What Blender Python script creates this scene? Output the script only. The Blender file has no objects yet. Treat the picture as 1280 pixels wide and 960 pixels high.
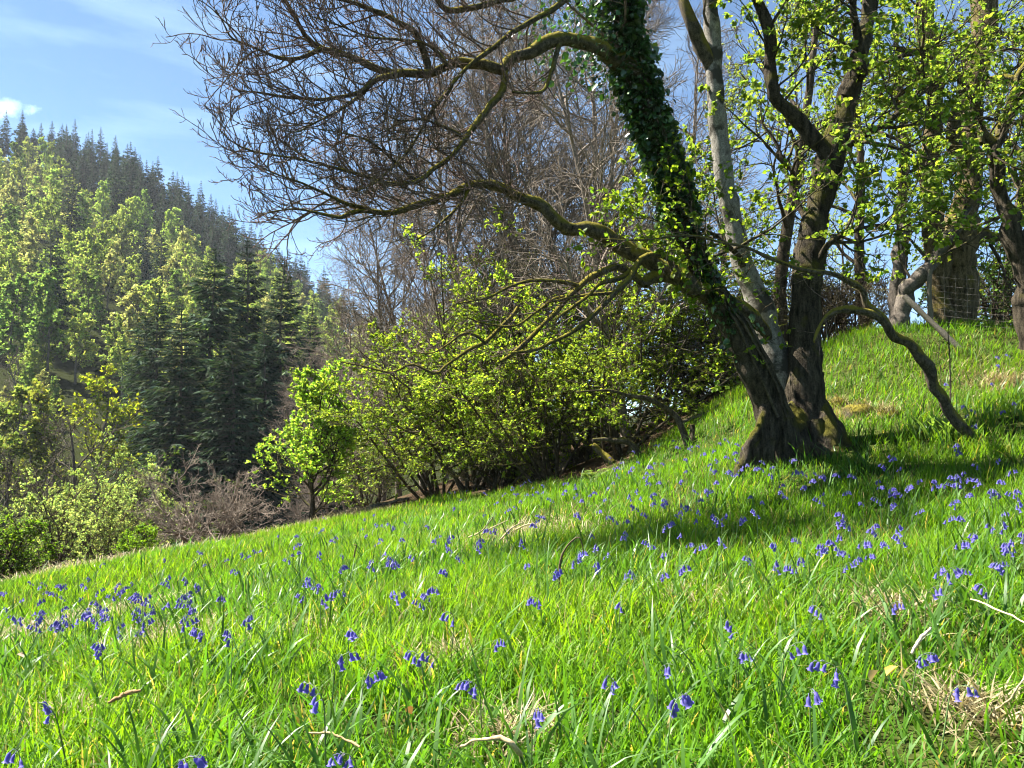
import bpy, math
import numpy as np
from math import radians, sin, cos, tan, pi

SC = bpy.context.scene
COL = SC.collection
CZ = 0.95                      # camera height above the turf
F = 961.5                      # focal length in photo pixels
PITCH = radians(2.38)

# ------------------------------------------------------------------ helpers
def P(px, py, y):
    """point seen at photo pixel (px, py) at forward distance y"""
    u = (px - 640) / F; v = (480 - py) / F
    d = np.array([u, cos(PITCH) - v * sin(PITCH), sin(PITCH) + v * cos(PITCH)])
    return np.array([0, 0, CZ]) + d * (y / d[1])

def norm(a):
    return a / np.maximum(np.linalg.norm(a, axis=-1, keepdims=True), 1e-9)

def sstep(a, b, x):
    t = np.clip((x - a) / (b - a), 0, 1)
    return t * t * (3 - 2 * t)

def _hash(i, j, k):
    h = (i * 374761393 + j * 668265263 + k * 2147483647 + 144665) & 0xFFFFFFFF
    h = ((h ^ (h >> 13)) * 1274126177) & 0xFFFFFFFF
    h = h ^ (h >> 16)
    return (h & 0xFFFF) / 65535.0

def vnoise(p):
    p = np.asarray(p, float)
    i = np.floor(p).astype(np.int64); f = p - i; f = f * f * (3 - 2 * f)
    out = 0
    for a in (0, 1):
        for b in (0, 1):
            for c in (0, 1):
                w = (f[..., 0] if a else 1 - f[..., 0]) * (f[..., 1] if b else 1 - f[..., 1]) * (f[..., 2] if c else 1 - f[..., 2])
                out = out + w * _hash(i[..., 0] + a, i[..., 1] + b, i[..., 2] + c)
    return out * 2 - 1

def fbm(p, o=3):
    p = np.asarray(p, float); s = 0; a = 1; t = 0
    for k in range(o):
        s = s + a * vnoise(p + 17.3 * k); t += a; a *= .5; p = p * 2.03
    return s / t

def noise2(x, y, s, seed=0):
    return fbm(np.stack([x * s + seed * 31.7, y * s - seed * 12.1, np.full_like(x, seed * 7.7 + .5)], -1), 3)

class MB:
    """collects vertex and face arrays and links them as one mesh object"""
    def __init__(s):
        s.v = []; s.f = {3: [], 4: []}; s.m = {3: [], 4: []}; s.c = []; s.n = 0
    def add(s, v, f, col=None, mi=0):
        v = np.asarray(v, float).reshape(-1, 3); f = np.asarray(f, np.int64)
        k = f.shape[1]
        s.f[k].append(f + s.n); s.m[k].append(np.full(len(f), mi))
        s.v.append(v)
        if col is None: col = np.ones(3)
        col = np.asarray(col, float)
        if col.ndim == 1: col = np.broadcast_to(col, (len(v), 3))
        s.c.append(col)
        s.n += len(v)
    def mesh(s, name, mats, smooth=True):
        v = np.concatenate(s.v); c = np.concatenate(s.c)
        me = bpy.data.meshes.new(name)
        me.vertices.add(len(v)); me.vertices.foreach_set('co', v.astype(np.float32).ravel())
        ls, st, mi = [], [], []; off = 0
        for k in (3, 4):
            if s.f[k]:
                a = np.concatenate(s.f[k]); ls.append(a.ravel()); st.append(off + k * np.arange(len(a))); off += a.size
                mi.append(np.concatenate(s.m[k]))
        ls = np.concatenate(ls); st = np.concatenate(st); mi = np.concatenate(mi)
        me.loops.add(len(ls)); me.loops.foreach_set('vertex_index', ls.astype(np.int32))
        me.polygons.add(len(st)); me.polygons.foreach_set('loop_start', st.astype(np.int32))
        me.polygons.foreach_set('material_index', mi.astype(np.int32))
        me.polygons.foreach_set('use_smooth', np.full(len(st), smooth))
        at = me.attributes.new('tint', 'FLOAT_COLOR', 'POINT')
        at.data.foreach_set('color', np.concatenate([c, np.ones((len(c), 1))], 1).astype(np.float32).ravel())
        for m in (mats if isinstance(mats, (list, tuple)) else [mats]): me.materials.append(m)
        me.update(calc_edges=True)
        return me
    def build(s, name, mats, parent=None, smooth=True):
        o = bpy.data.objects.new(name, s.mesh(name, mats, smooth)); COL.objects.link(o)
        if parent is not None:
            o.parent = parent
            o.location = -np.array(parent.location) if parent.get('_abs') else (0, 0, 0)
        return o

def tag(o, label=None, cat=None, group=None, kind=None):
    if label: o['label'] = label
    if cat: o['category'] = cat
    if group: o['group'] = group
    if kind: o['kind'] = kind
    return o

def empty(name, loc=(0, 0, 0), absolute=False):
    """an Empty at a thing's base; absolute: its parts are modelled in world coordinates"""
    o = bpy.data.objects.new(name, None); COL.objects.link(o); o.location = loc
    o.empty_display_size = .2
    if absolute: o['_abs'] = 1
    return o

def copy_tree(o, parent=None):
    c = o.copy(); COL.objects.link(c)
    if parent is not None: c.parent = parent
    for ch in list(o.children): copy_tree(ch, c)
    return c

def crom(pts, n):
    """Catmull-Rom through (x, y, z, r) control points, n samples evenly spaced"""
    p = np.asarray(pts, float)
    q = np.vstack([2 * p[0] - p[1], p, 2 * p[-1] - p[-2]])
    seg = []
    for i in range(len(p) - 1):
        t = np.linspace(0, 1, 12, endpoint=False)[:, None]
        a, b, c, d = q[i], q[i + 1], q[i + 2], q[i + 3]
        seg.append(.5 * (2 * b + (c - a) * t + (2 * a - 5 * b + 4 * c - d) * t ** 2 + (3 * b - a - 3 * c + d) * t ** 3))
    s = np.vstack(seg + [p[-1:]])
    L = np.r_[0, np.cumsum(np.linalg.norm(np.diff(s[:, :3], axis=0), axis=1))]
    t = np.linspace(0, L[-1], n)
    o = np.stack([np.interp(t, L, s[:, k]) for k in range(s.shape[1])], 1)
    return o[:, :3], np.maximum(o[:, 3], .0015)

def frames(Pp):
    T = norm(np.gradient(Pp, axis=-2))
    avg = norm(Pp[..., -1, :] - Pp[..., 0, :])
    ref = np.where(np.abs(avg[..., 2:3]) < .75, np.array([0., 0, 1]), np.array([.8, .6, 0]))
    ref = np.broadcast_to(ref[..., None, :], T.shape)
    U = norm(np.cross(T, ref)); V = np.cross(T, U)
    return T, U, V

def tubes(mb, Pp, R, s, col=None, mi=0, rough=0.0, freq=6.0, cap=False):
    """sweeps N polylines of n points (N, n, 3) into s-sided tubes"""
    if Pp.ndim == 2: Pp = Pp[None]; R = R[None]
    N, n, _ = Pp.shape
    if N == 0: return
    T, U, V = frames(Pp)
    a = np.arange(s) * 2 * pi / s
    off = np.cos(a)[None, None, :, None] * U[:, :, None] + np.sin(a)[None, None, :, None] * V[:, :, None]
    v = Pp[:, :, None] + off * R[:, :, None, None]
    if rough:
        k = 1 + rough * fbm(v * np.array([freq, freq, freq * .45]), 3)[..., None] + rough * .5 * fbm(v * np.array([freq * 3, freq * 3, freq * .6]) + 9, 2)[..., None]
        v = Pp[:, :, None] + off * R[:, :, None, None] * k
    b = np.arange(N)[:, None, None] * n * s
    i = np.arange(n - 1)[None, :, None] * s; j = np.arange(s)[None, None, :]; j2 = (j + 1) % s
    f = np.stack([b + i + j, b + i + s + j, b + i + s + j2, b + i + j2], -1).reshape(-1, 4)
    if col is not None:
        col = np.asarray(col, float)
        if col.ndim == 2: col = np.repeat(col, n * s, 0)
    mb.add(v, f, col, mi)
    if cap:
        for e, sg in ((0, 1), (n - 1, -1)):
            ring = v[:, e]
            ctr = Pp[:, e:e + 1]
            vv = np.concatenate([ring, ctr], 1)
            bb = np.arange(N)[:, None] * (s + 1); jj = np.arange(s)[None]
            ff = np.stack([bb + jj, bb + (jj + 1) % s, np.broadcast_to(bb + s, (N, s))], -1).reshape(-1, 3)
            mb.add(vv, ff[:, ::sg], None if col is None or col.ndim > 1 else col, mi)

def spawn(rng, Pp, R, k, t0, t1, ln, ang, n, up=.05, wig=.15, rf=.02, re=.002, rel=True, tl=.6, flat=1.0, bias=None):
    """k children on each of N parents, grown as curving random walks"""
    if Pp.ndim == 2: Pp = Pp[None]; R = R[None]
    N, m, _ = Pp.shape
    t = t0 + (t1 - t0) * (np.arange(k)[None] + rng.random((N, k))) / k
    f = np.clip(t * (m - 1), 0, m - 1.001); i = f.astype(int); w = (f - i)[..., None]
    ar = np.arange(N)[:, None]
    A = Pp[ar, i]; B = Pp[ar, i + 1]
    base = A * (1 - w) + B * w; T = norm(B - A)
    rad = R[ar, i] * (1 - w[..., 0]) + R[ar, i + 1] * w[..., 0]
    L = np.linalg.norm(np.diff(Pp, axis=1), axis=2).sum(1)[:, None]
    ln_ = (ln * L if rel else ln) * (1 - tl * (t - t0) / max(t1 - t0, 1e-6)) * rng.uniform(.65, 1.3, (N, k))
    q = rng.normal(size=(N, k, 3)); q[..., 2] *= flat
    if bias is not None: q = q + np.asarray(bias)
    q = norm(q - (q * T).sum(-1, keepdims=True) * T)
    an = ang * rng.uniform(.65, 1.3, (N, k))[..., None]
    d = T * np.cos(an) + q * np.sin(an)
    d = d.reshape(-1, 3); base = base.reshape(-1, 3); step = (ln_ / (n - 1)).reshape(-1, 1)
    out = np.zeros((N * k, n, 3)); out[:, 0] = base
    for j in range(1, n):
        d = norm(d + wig * rng.normal(size=d.shape) + np.array([0, 0, up]))
        out[:, j] = out[:, j - 1] + d * step
    r0 = np.minimum(.75 * rad.ravel(), rf * ln_.ravel()); r0 = np.maximum(r0, re)
    s = np.linspace(0, 1, n)[None] ** .8
    return out, r0[:, None] * (1 - s) + re * s

def along(rng, Pp, k, t0=.15, t1=1.0):
    """k random points on each polyline and the directions there"""
    N, m, _ = Pp.shape
    t = t0 + (t1 - t0) * rng.random((N, k)); f = np.clip(t * (m - 1), 0, m - 1.001); i = f.astype(int); w = (f - i)[..., None]
    ar = np.arange(N)[:, None]; A = Pp[ar, i]; B = Pp[ar, i + 1]
    return (A * (1 - w) + B * w).reshape(-1, 3), norm(B - A).reshape(-1, 3)

def leaves(rng, mb, B, D, size, col, cvar=.2, fold=.25, wr=.33, hi=True, nup=.7, droop=0.0, mi=0, clump=None):
    """folded leaf blades at points B pointing along D"""
    K = len(B)
    if K == 0: return
    D = norm(D + np.array([0, 0, -droop]))
    nrm = norm(rng.normal(size=(K, 3)) + np.array([0, 0, nup * 2]))
    S = norm(np.cross(D, nrm)); Nn = np.cross(S, D)
    sz = (np.asarray(size) * rng.uniform(.6, 1.25, K))[:, None]
    c = np.asarray(col, float)[None] * (1 + cvar * rng.normal(size=(K, 1))) * (1 + .12 * rng.normal(size=(K, 3)) * np.array([1, .3, .6]))
    if clump is not None: c = c * clump[:, None] if clump.ndim == 1 else c * clump
    c = np.clip(c, .004, .9)
    if hi:
        v = np.stack([B,
                      B + D * .32 * sz + S * wr * sz + Nn * fold * wr * sz, B + D * .7 * sz + S * wr * .75 * sz + Nn * fold * wr * .7 * sz,
                      B + D * sz - Nn * .08 * sz,
                      B + D * .7 * sz - S * wr * .75 * sz + Nn * fold * wr * .7 * sz, B + D * .32 * sz - S * wr * sz + Nn * fold * wr * sz], 1)
        b = np.arange(K)[:, None] * 6
        f = np.concatenate([b + np.array([0, 1, 2, 3]), b + np.array([0, 3, 4, 5])])
        mb.add(v, f, np.repeat(c, 6, 0), mi)
    else:
        v = np.stack([B, B + D * .45 * sz + S * wr * sz, B + D * sz, B + D * .45 * sz - S * wr * sz], 1)
        b = np.arange(K)[:, None] * 4
        mb.add(v, b + np.array([0, 1, 2, 3]), np.repeat(c, 4, 0), mi)

# ------------------------------------------------------------------ materials
def mat(name):
    m = bpy.data.materials.new(name); m.use_nodes = True
    nt = m.node_tree; nt.nodes.clear()
    out = nt.nodes.new('ShaderNodeOutputMaterial')
    return m, nt, nt.nodes, nt.links, out

def leafmat(name, trans=.45, tcol=(1.5, 1.5, .7), rough=.45, spec=.4, sheen=0):
    """thin leaf: reflects its tint, and lets a yellower light through"""
    m, nt, N, L, out = mat(name)
    at = N.new('ShaderNodeAttribute'); at.attribute_name = 'tint'
    oi = N.new('ShaderNodeObjectInfo')
    mr = N.new('ShaderNodeMapRange'); mr.inputs[3].default_value = .82; mr.inputs[4].default_value = 1.2
    L.new(oi.outputs['Random'], mr.inputs[0])
    mu = N.new('ShaderNodeVectorMath'); mu.operation = 'SCALE'
    L.new(at.outputs['Color'], mu.inputs[0]); L.new(mr.outputs[0], mu.inputs['Scale'])
    pb = N.new('ShaderNodeBsdfPrincipled'); pb.inputs['Roughness'].default_value = rough
    pb.inputs['Specular IOR Level'].default_value = spec
    L.new(mu.outputs[0], pb.inputs['Base Color'])
    tr = N.new('ShaderNodeBsdfTranslucent')
    tm = N.new('ShaderNodeVectorMath'); tm.operation = 'MULTIPLY'; tm.inputs[1].default_value = tcol
    L.new(mu.outputs[0], tm.inputs[0]); L.new(tm.outputs[0], tr.inputs['Color'])
    mx = N.new('ShaderNodeMixShader'); mx.inputs[0].default_value = trans
    L.new(pb.outputs[0], mx.inputs[1]); L.new(tr.outputs[0], mx.inputs[2]); L.new(mx.outputs[0], out.inputs[0])
    return m

def barkmat(name, c1, c2, moss=0.0, mosscol=(.11, .12, .02), s=14, stretch=.22, bump=.5, patch=None):
    m, nt, N, L, out = mat(name)
    tc = N.new('ShaderNodeTexCoord'); mp = N.new('ShaderNodeMapping'); mp.inputs['Scale'].default_value = (1, 1, stretch)
    L.new(tc.outputs['Object'], mp.inputs[0])
    n1 = N.new('ShaderNodeTexNoise'); n1.inputs['Scale'].default_value = s; n1.inputs['Detail'].default_value = 8; n1.inputs['Roughness'].default_value = .65
    L.new(mp.outputs[0], n1.inputs[0])
    rp = N.new('ShaderNodeValToRGB'); rp.color_ramp.elements[0].position = .32; rp.color_ramp.elements[1].position = .68
    rp.color_ramp.elements[0].color = (*c1, 1); rp.color_ramp.elements[1].color = (*c2, 1)
    L.new(n1.outputs['Fac'], rp.inputs[0]); colr = rp.outputs[0]
    n5 = N.new('ShaderNodeTexNoise'); n5.inputs['Scale'].default_value = s * 3.5; n5.inputs['Detail'].default_value = 5; n5.inputs['Roughness'].default_value = .7
    L.new(tc.outputs['Object'], n5.inputs[0])
    r5 = N.new('ShaderNodeMapRange'); r5.inputs[1].default_value = .35; r5.inputs[2].default_value = .65; r5.inputs[3].default_value = .5; r5.inputs[4].default_value = 1.5; L.new(n5.outputs['Fac'], r5.inputs[0])
    v5 = N.new('ShaderNodeVectorMath'); v5.operation = 'SCALE'; L.new(colr, v5.inputs[0]); L.new(r5.outputs[0], v5.inputs['Scale']); colr = v5.outputs[0]
    hs = N.new('ShaderNodeMath'); hs.operation = 'MULTIPLY_ADD'; hs.inputs[1].default_value = .45; L.new(n5.outputs['Fac'], hs.inputs[0]); L.new(n1.outputs['Fac'], hs.inputs[2])
    if patch is not None:
        n3 = N.new('ShaderNodeTexNoise'); n3.inputs['Scale'].default_value = 3.2; n3.inputs['Detail'].default_value = 7; n3.inputs['Roughness'].default_value = .62
        L.new(tc.outputs['Object'], n3.inputs[0])
        r3 = N.new('ShaderNodeValToRGB'); r3.color_ramp.elements[0].position = .52; r3.color_ramp.elements[1].position = .58
        L.new(n3.outputs['Fac'], r3.inputs[0])
        mx = N.new('ShaderNodeMix'); mx.data_type = 'RGBA'; L.new(r3.outputs[0], mx.inputs[0]); L.new(colr, mx.inputs[6]); mx.inputs[7].default_value = (*patch, 1)
        colr = mx.outputs[2]
    if moss > 0:
        ge = N.new('ShaderNodeNewGeometry'); sx = N.new('ShaderNodeSeparateXYZ'); L.new(ge.outputs['Normal'], sx.inputs[0])
        n2 = N.new('ShaderNodeTexNoise'); n2.inputs['Scale'].default_value = 5; n2.inputs['Detail'].default_value = 6
        L.new(tc.outputs['Object'], n2.inputs[0])
        ad = N.new('ShaderNodeMath'); ad.operation = 'MULTIPLY_ADD'; ad.inputs[1].default_value = .45; L.new(sx.outputs[2], ad.inputs[0]); L.new(n2.outputs['Fac'], ad.inputs[2])
        mr = N.new('ShaderNodeMapRange'); mr.inputs[1].default_value = .95 - .6 * moss; mr.inputs[2].default_value = 1.15 - .6 * moss; L.new(ad.outputs[0], mr.inputs[0])
        n4 = N.new('ShaderNodeTexNoise'); n4.inputs['Scale'].default_value = 60; L.new(tc.outputs['Object'], n4.inputs[0])
        mc = N.new('ShaderNodeMix'); mc.data_type = 'RGBA'; L.new(n4.outputs['Fac'], mc.inputs[0])
        mc.inputs[6].default_value = (mosscol[0] * .6, mosscol[1] * .6, mosscol[2] * .6, 1); mc.inputs[7].default_value = (mosscol[0] * 1.5, mosscol[1] * 1.45, mosscol[2] * 1.3, 1)
        mx = N.new('ShaderNodeMix'); mx.data_type = 'RGBA'; L.new(mr.outputs[0], mx.inputs[0]); L.new(colr, mx.inputs[6]); L.new(mc.outputs[2], mx.inputs[7])
        colr = mx.outputs[2]
    pb = N.new('ShaderNodeBsdfPrincipled'); pb.inputs['Roughness'].default_value = .9; pb.inputs['Specular IOR Level'].default_value = .06
    L.new(colr, pb.inputs['Base Color'])
    bp = N.new('ShaderNodeBump'); bp.inputs['Strength'].default_value = bump; bp.inputs['Distance'].default_value = .05
    L.new(hs.outputs[0], bp.inputs['Height']); L.new(bp.outputs[0], pb.inputs['Normal'])
    L.new(pb.outputs[0], out.inputs[0])
    return m

def tintmat(name, rough=.6, spec=.3, ns=40, amt=.35):
    m, nt, N, L, out = mat(name)
    at = N.new('ShaderNodeAttribute'); at.attribute_name = 'tint'
    tc = N.new('ShaderNodeTexCoord'); no = N.new('ShaderNodeTexNoise'); no.inputs['Scale'].default_value = ns; no.inputs['Detail'].default_value = 5
    L.new(tc.outputs['Object'], no.inputs[0])
    mr = N.new('ShaderNodeMapRange'); mr.inputs[1].default_value = .3; mr.inputs[2].default_value = .7; mr.inputs[3].default_value = 1 - amt; mr.inputs[4].default_value = 1 + amt
    L.new(no.outputs['Fac'], mr.inputs[0])
    mu = N.new('ShaderNodeVectorMath'); mu.operation = 'SCALE'; L.new(at.outputs['Color'], mu.inputs[0]); L.new(mr.outputs[0], mu.inputs['Scale'])
    pb = N.new('ShaderNodeBsdfPrincipled'); pb.inputs['Roughness'].default_value = rough; pb.inputs['Specular IOR Level'].default_value = spec
    L.new(mu.outputs[0], pb.inputs['Base Color'])
    bp = N.new('ShaderNodeBump'); bp.inputs['Strength'].default_value = .3; bp.inputs['Distance'].default_value = .01
    L.new(no.outputs['Fac'], bp.inputs['Height']); L.new(bp.outputs[0], pb.inputs['Normal'])
    L.new(pb.outputs[0], out.inputs[0])
    return m

M = {}
M['grass'] = leafmat('grass_blade', .5, (1.9, 1.8, .5), .5, .22)
M['strap'] = leafmat('strap_leaf', .4, (1.6, 1.7, .6), .42, .35)
M['leaf'] = leafmat('spring_leaf', .62, (1.8, 1.7, .8), .5, .22)
M['leaf_far'] = leafmat('far_leaf', .55, (1.75, 1.75, .8), .8, .05)
M['ivy'] = leafmat('ivy_leaf', .15, (1.3, 1.6, .4), .3, .55)
M['needle'] = leafmat('needle', .2, (1.3, 1.4, .6), .85, .05)
M['petal'] = leafmat('petal', .4, (1.2, 1.0, 1.3), .5, .3)
M['stemgreen'] = leafmat('flower_stem', .1, (1.3, 1.4, .6), .45, .4)
M['bark'] = barkmat('mossy_bark', (.012, .010, .007), (.10, .082, .058), .55, (.085, .08, .016), 22, .2, 1.0)
M['bark_pale'] = barkmat('pale_bark', (.10, .09, .075), (.28, .26, .22), .22, (.10, .09, .02), 26, .5, .4, patch=(.055, .05, .04))
M['bark_limb'] = barkmat('mossy_limb', (.03, .025, .018), (.17, .14, .10), .8, (.19, .165, .03), 30, .6, .9)
M['bark_twig'] = barkmat('bare_twig', (.07, .048, .040), (.22, .16, .135), 0, s=20, stretch=1, bump=.1)
M['bark_dark'] = barkmat('dark_bark', (.018, .015, .010), (.11, .088, .062), .35, (.07, .07, .015), 12, .25, .5)
M['bark_ochre'] = barkmat('ochre_bark', (.035, .026, .014), (.21, .16, .09), .6, (.13, .115, .02), 18, .25, .8)
M['bark_grey'] = barkmat('grey_bark', (.05, .042, .034), (.16, .135, .11), .3, (.07, .07, .02), 12, .3, .4)
M['bark_brown'] = barkmat('brown_twigs', (.12, .098, .078), (.28, .23, .18), 0, s=10, stretch=1, bump=.1)
M['straw'] = leafmat('straw', .25, (1.1, 1.05, .8), .6, .3)
M['wood'] = tintmat('dead_wood', .75, .2, 60, .4)

# ------------------------------------------------------------------ terrain
CP = []
def cp(x, y, z): CP.append((x, y, z))
for px, py, d in [(640, 960, 2.05), (0, 960, 2.5), (1280, 960, 1.95), (640, 750, 4.05), (640, 660, 8), (0, 800, 5.6), (0, 738, 9.5),
                  (200, 692, 13), (395, 655, 20), (500, 640, 18.5), (560, 622, 17), (640, 612, 15), (760, 592, 12), (860, 562, 11), (950, 578, 7.8),
                  (1000, 700, 4.5), (1000, 620, 6.7), (1280, 700, 3.9), (1280, 600, 5.9), (1280, 520, 7.6), (1280, 452, 10), (1280, 410, 11.4),
                  (1050, 535, 8.5), (1130, 415, 11.2), (1045, 437, 11.2), (1150, 480, 9.6), (890, 508, 13.5), (940, 530, 10.5), (100, 716, 22), (20, 735, 20),
                  (250, 700, 24), (400, 850, 2.9), (900, 850, 2.7), (560, 600, 23), (700, 590, 18), (800, 545, 16), (320, 770, 4.6), (330, 672, 17)]:
    cp(*P(px, py, d))
for c in [(0, 0, 0), (-3, -3, -.45), (4, -3, .5), (-9, -4, -1.6), (10, -4, 2.0), (9, 3, 1.6), (-10, 4, -1.9), (-16, 8, -3.4), (14, 8, 2.9), (16, 14, 3.2), (10, 15, 2.5), (12, 24, 1.6),
          (5, 16, 1.9), (4, 24, .6), (-8, 30, -4.2), (0, 32, -2.4), (-20, 34, -7.5), (-30, 20, -7.5), (-38, 40, -11), (0, 46, -5), (18, 44, -2), (36, 30, 2), (40, 0, 6), (-40, -5, -9), (0, -25, 0), (30, -25, 5), (-30, -25, -6)]:
    cp(*c)
CPa = np.array(CP)
def _phi(r2): return np.where(r2 > 1e-12, r2 * np.log(np.maximum(r2, 1e-12)) * .5, 0)
_n = len(CPa)
_r2 = ((CPa[:, None, :2] - CPa[None, :, :2]) ** 2).sum(-1)
_A = np.zeros((_n + 3, _n + 3)); _A[:_n, :_n] = _phi(_r2) + .12 * np.eye(_n)
_A[:_n, _n] = 1; _A[:_n, _n + 1:] = CPa[:, :2]; _A[_n, :_n] = 1; _A[_n + 1:, :_n] = CPa[:, :2].T
_W = np.linalg.solve(_A, np.r_[CPa[:, 2], 0, 0, 0])
def near_h(x, y):
    out = _W[_n] + _W[_n + 1] * x + _W[_n + 2] * y
    for k in range(_n):
        out = out + _W[k] * _phi((x - CPa[k, 0]) ** 2 + (y - CPa[k, 1]) ** 2)
    return out
_U = [-3, -1.2, -.667, -.61, -.51, -.406, -.322, -.25, -.16, 0, .3, .8, 3]
_E = [.30, .41, .385, .375, .338, .278, .215, .17, .115, .05, .03, .0, .0]
def far_h(x, y):
    az = np.clip(np.arctan2(x, y), -1.25, 1.25); r = np.hypot(x, y)
    yy = np.maximum(r * np.cos(az), 1); u = np.tan(az)
    zr = np.interp(u, _U, _E) * 300 - 12
    zf = np.interp(u, [-1, -.2, .1, .6], [-12, -9, -6, 0])
    s = np.clip((yy - 55) / 245, 0, 1)
    z = zf + (zr - zf) * (s ** 1.3)
    z = z - np.clip((yy - 310) / 600, 0, 1) * .35 * np.maximum(zr, 0)
    back = sstep(2.0, 2.6, np.abs(np.arctan2(x, y)))
    z = z * (1 - back) + back * np.clip(x * .12, -12, 20)
    return z
def H(x, y):
    x = np.asarray(x, float); y = np.asarray(y, float); r = np.hypot(x, y)
    w = sstep(32, 62, r)
    nr = np.where(r < 66, near_h(np.where(r < 66, x, 0), np.where(r < 66, y, 0)), 0)
    z = nr * (1 - w) + far_h(x, y) * w
    return z + .035 * noise2(x, y, .9, 1) * sstep(1.0, 3, r) + .10 * noise2(x, y, .3, 2) * sstep(3, 9, r) + sstep(60, 150, r) * 3 * noise2(x, y, .02, 3)
_bx = [-60, -30, -14, -9, -7.6, -6.6, -5.9, -5.2, -4.2, -3.2, -1.4, -.3, .8, 1.5, 2.1, 2.7, 3.3, 4.2, 5.0, 6, 7.5, 14, 30, 60]
_by = [0, 4, 8.5, 10.5, 11.6, 13, 14.8, 20.0, 20.4, 19.4, 17, 15, 13, 12.4, 12.6, 13.2, 13.6, 13.8, 13.2, 12.8, 13, 13.5, 16, 20]
def meadow(x, y):
    """signed distance in metres inside the meadow (positive) along y"""
    return np.interp(x, _bx, _by) - y
def hit(px, py, h=0.0):
    """where the photo ray of a pixel comes within h of the turf"""
    ds = np.geomspace(.6, 60, 500)
    p = np.array([P(px, py, d) for d in ds])
    g = p[:, 2] - H(p[:, 0], p[:, 1]) - h
    k = np.argmax(g < 0)
    if g[k] >= 0: return p[-1]
    if k == 0: return p[0]
    t = g[k - 1] / (g[k - 1] - g[k]); return p[k - 1] * (1 - t) + p[k] * t
def at_px(px, d): return P(px, 500, d)[0]
def Hs(x, y): return float(H(np.array([x]), np.array([y]))[0])

def build_ground():
    az = np.radians(np.concatenate([np.arange(-60, 60.1, .6), np.arange(66, 300, 6)]))
    rr = np.concatenate([[0.02], np.geomspace(.35, 70, 190), np.geomspace(73, 2000, 56)])
    A, Rr = np.meshgrid(az, rr, indexing='ij')
    x = Rr * np.sin(A); y = Rr * np.cos(A); z = H(x.ravel(), y.ravel()).reshape(x.shape)
    na, nr = x.shape
    i = np.arange(na)[:, None]; j = np.arange(nr - 1)[None]
    i2 = (i + 1) % na
    f = np.stack([i * nr + j, i2 * nr + j, i2 * nr + j + 1, i * nr + j + 1], -1).reshape(-1, 4)
    md = meadow(x, y) + .8 * noise2(x.ravel(), y.ravel(), .6, 5).reshape(x.shape)
    grassy = sstep(-.6, .4, md)
    soil = np.array([.040, .050, .013]); litter = np.array([.060, .042, .026]); forest = np.array([.022, .026, .010])
    fr = sstep(26, 50, Rr)
    c = grassy[..., None] * soil + (1 - grassy[..., None]) * ((1 - fr[..., None]) * litter + fr[..., None] * forest)
    mb = MB(); mb.add(np.stack([x, y, z], -1), f, c.reshape(-1, 3))
    m, nt, N, L, out = mat('ground_soil')
    at = N.new('ShaderNodeAttribute'); at.attribute_name = 'tint'
    tc = N.new('ShaderNodeTexCoord')
    n1 = N.new('ShaderNodeTexNoise'); n1.inputs['Scale'].default_value = 9; n1.inputs['Detail'].default_value = 9; n1.inputs['Roughness'].default_value = .7
    n2 = N.new('ShaderNodeTexVoronoi'); n2.inputs['Scale'].default_value = 26
    L.new(tc.outputs['Object'], n1.inputs[0]); L.new(tc.outputs['Object'], n2.inputs[0])
    mr = N.new('ShaderNodeMapRange'); mr.inputs[1].default_value = .3; mr.inputs[2].default_value = .7; mr.inputs[3].default_value = .5; mr.inputs[4].default_value = 1.6
    L.new(n1.outputs['Fac'], mr.inputs[0])
    mr2 = N.new('ShaderNodeMapRange'); mr2.inputs[3].default_value = .65; mr2.inputs[4].default_value = 1.35
    L.new(n2.outputs['Color'], mr2.inputs[0])
    mm = N.new('ShaderNodeMath'); mm.operation = 'MULTIPLY'; L.new(mr.outputs[0], mm.inputs[0]); L.new(mr2.outputs[0], mm.inputs[1])
    mu = N.new('ShaderNodeVectorMath'); mu.operation = 'SCALE'; L.new(at.outputs['Color'], mu.inputs[0]); L.new(mm.outputs[0], mu.inputs['Scale'])
    pb = N.new('ShaderNodeBsdfPrincipled'); pb.inputs['Roughness'].default_value = 1; pb.inputs['Specular IOR Level'].default_value = 0
    L.new(mu.outputs[0], pb.inputs['Base Color'])
    bp = N.new('ShaderNodeBump'); bp.inputs['Strength'].default_value = .6; bp.inputs['Distance'].default_value = .05; L.new(n2.outputs['Distance'], bp.inputs['Height']); L.new(bp.outputs[0], pb.inputs['Normal'])
    L.new(pb.outputs[0], out.inputs[0])
    o = mb.build('ground', m); tag(o, kind='structure')
build_ground()

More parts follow.
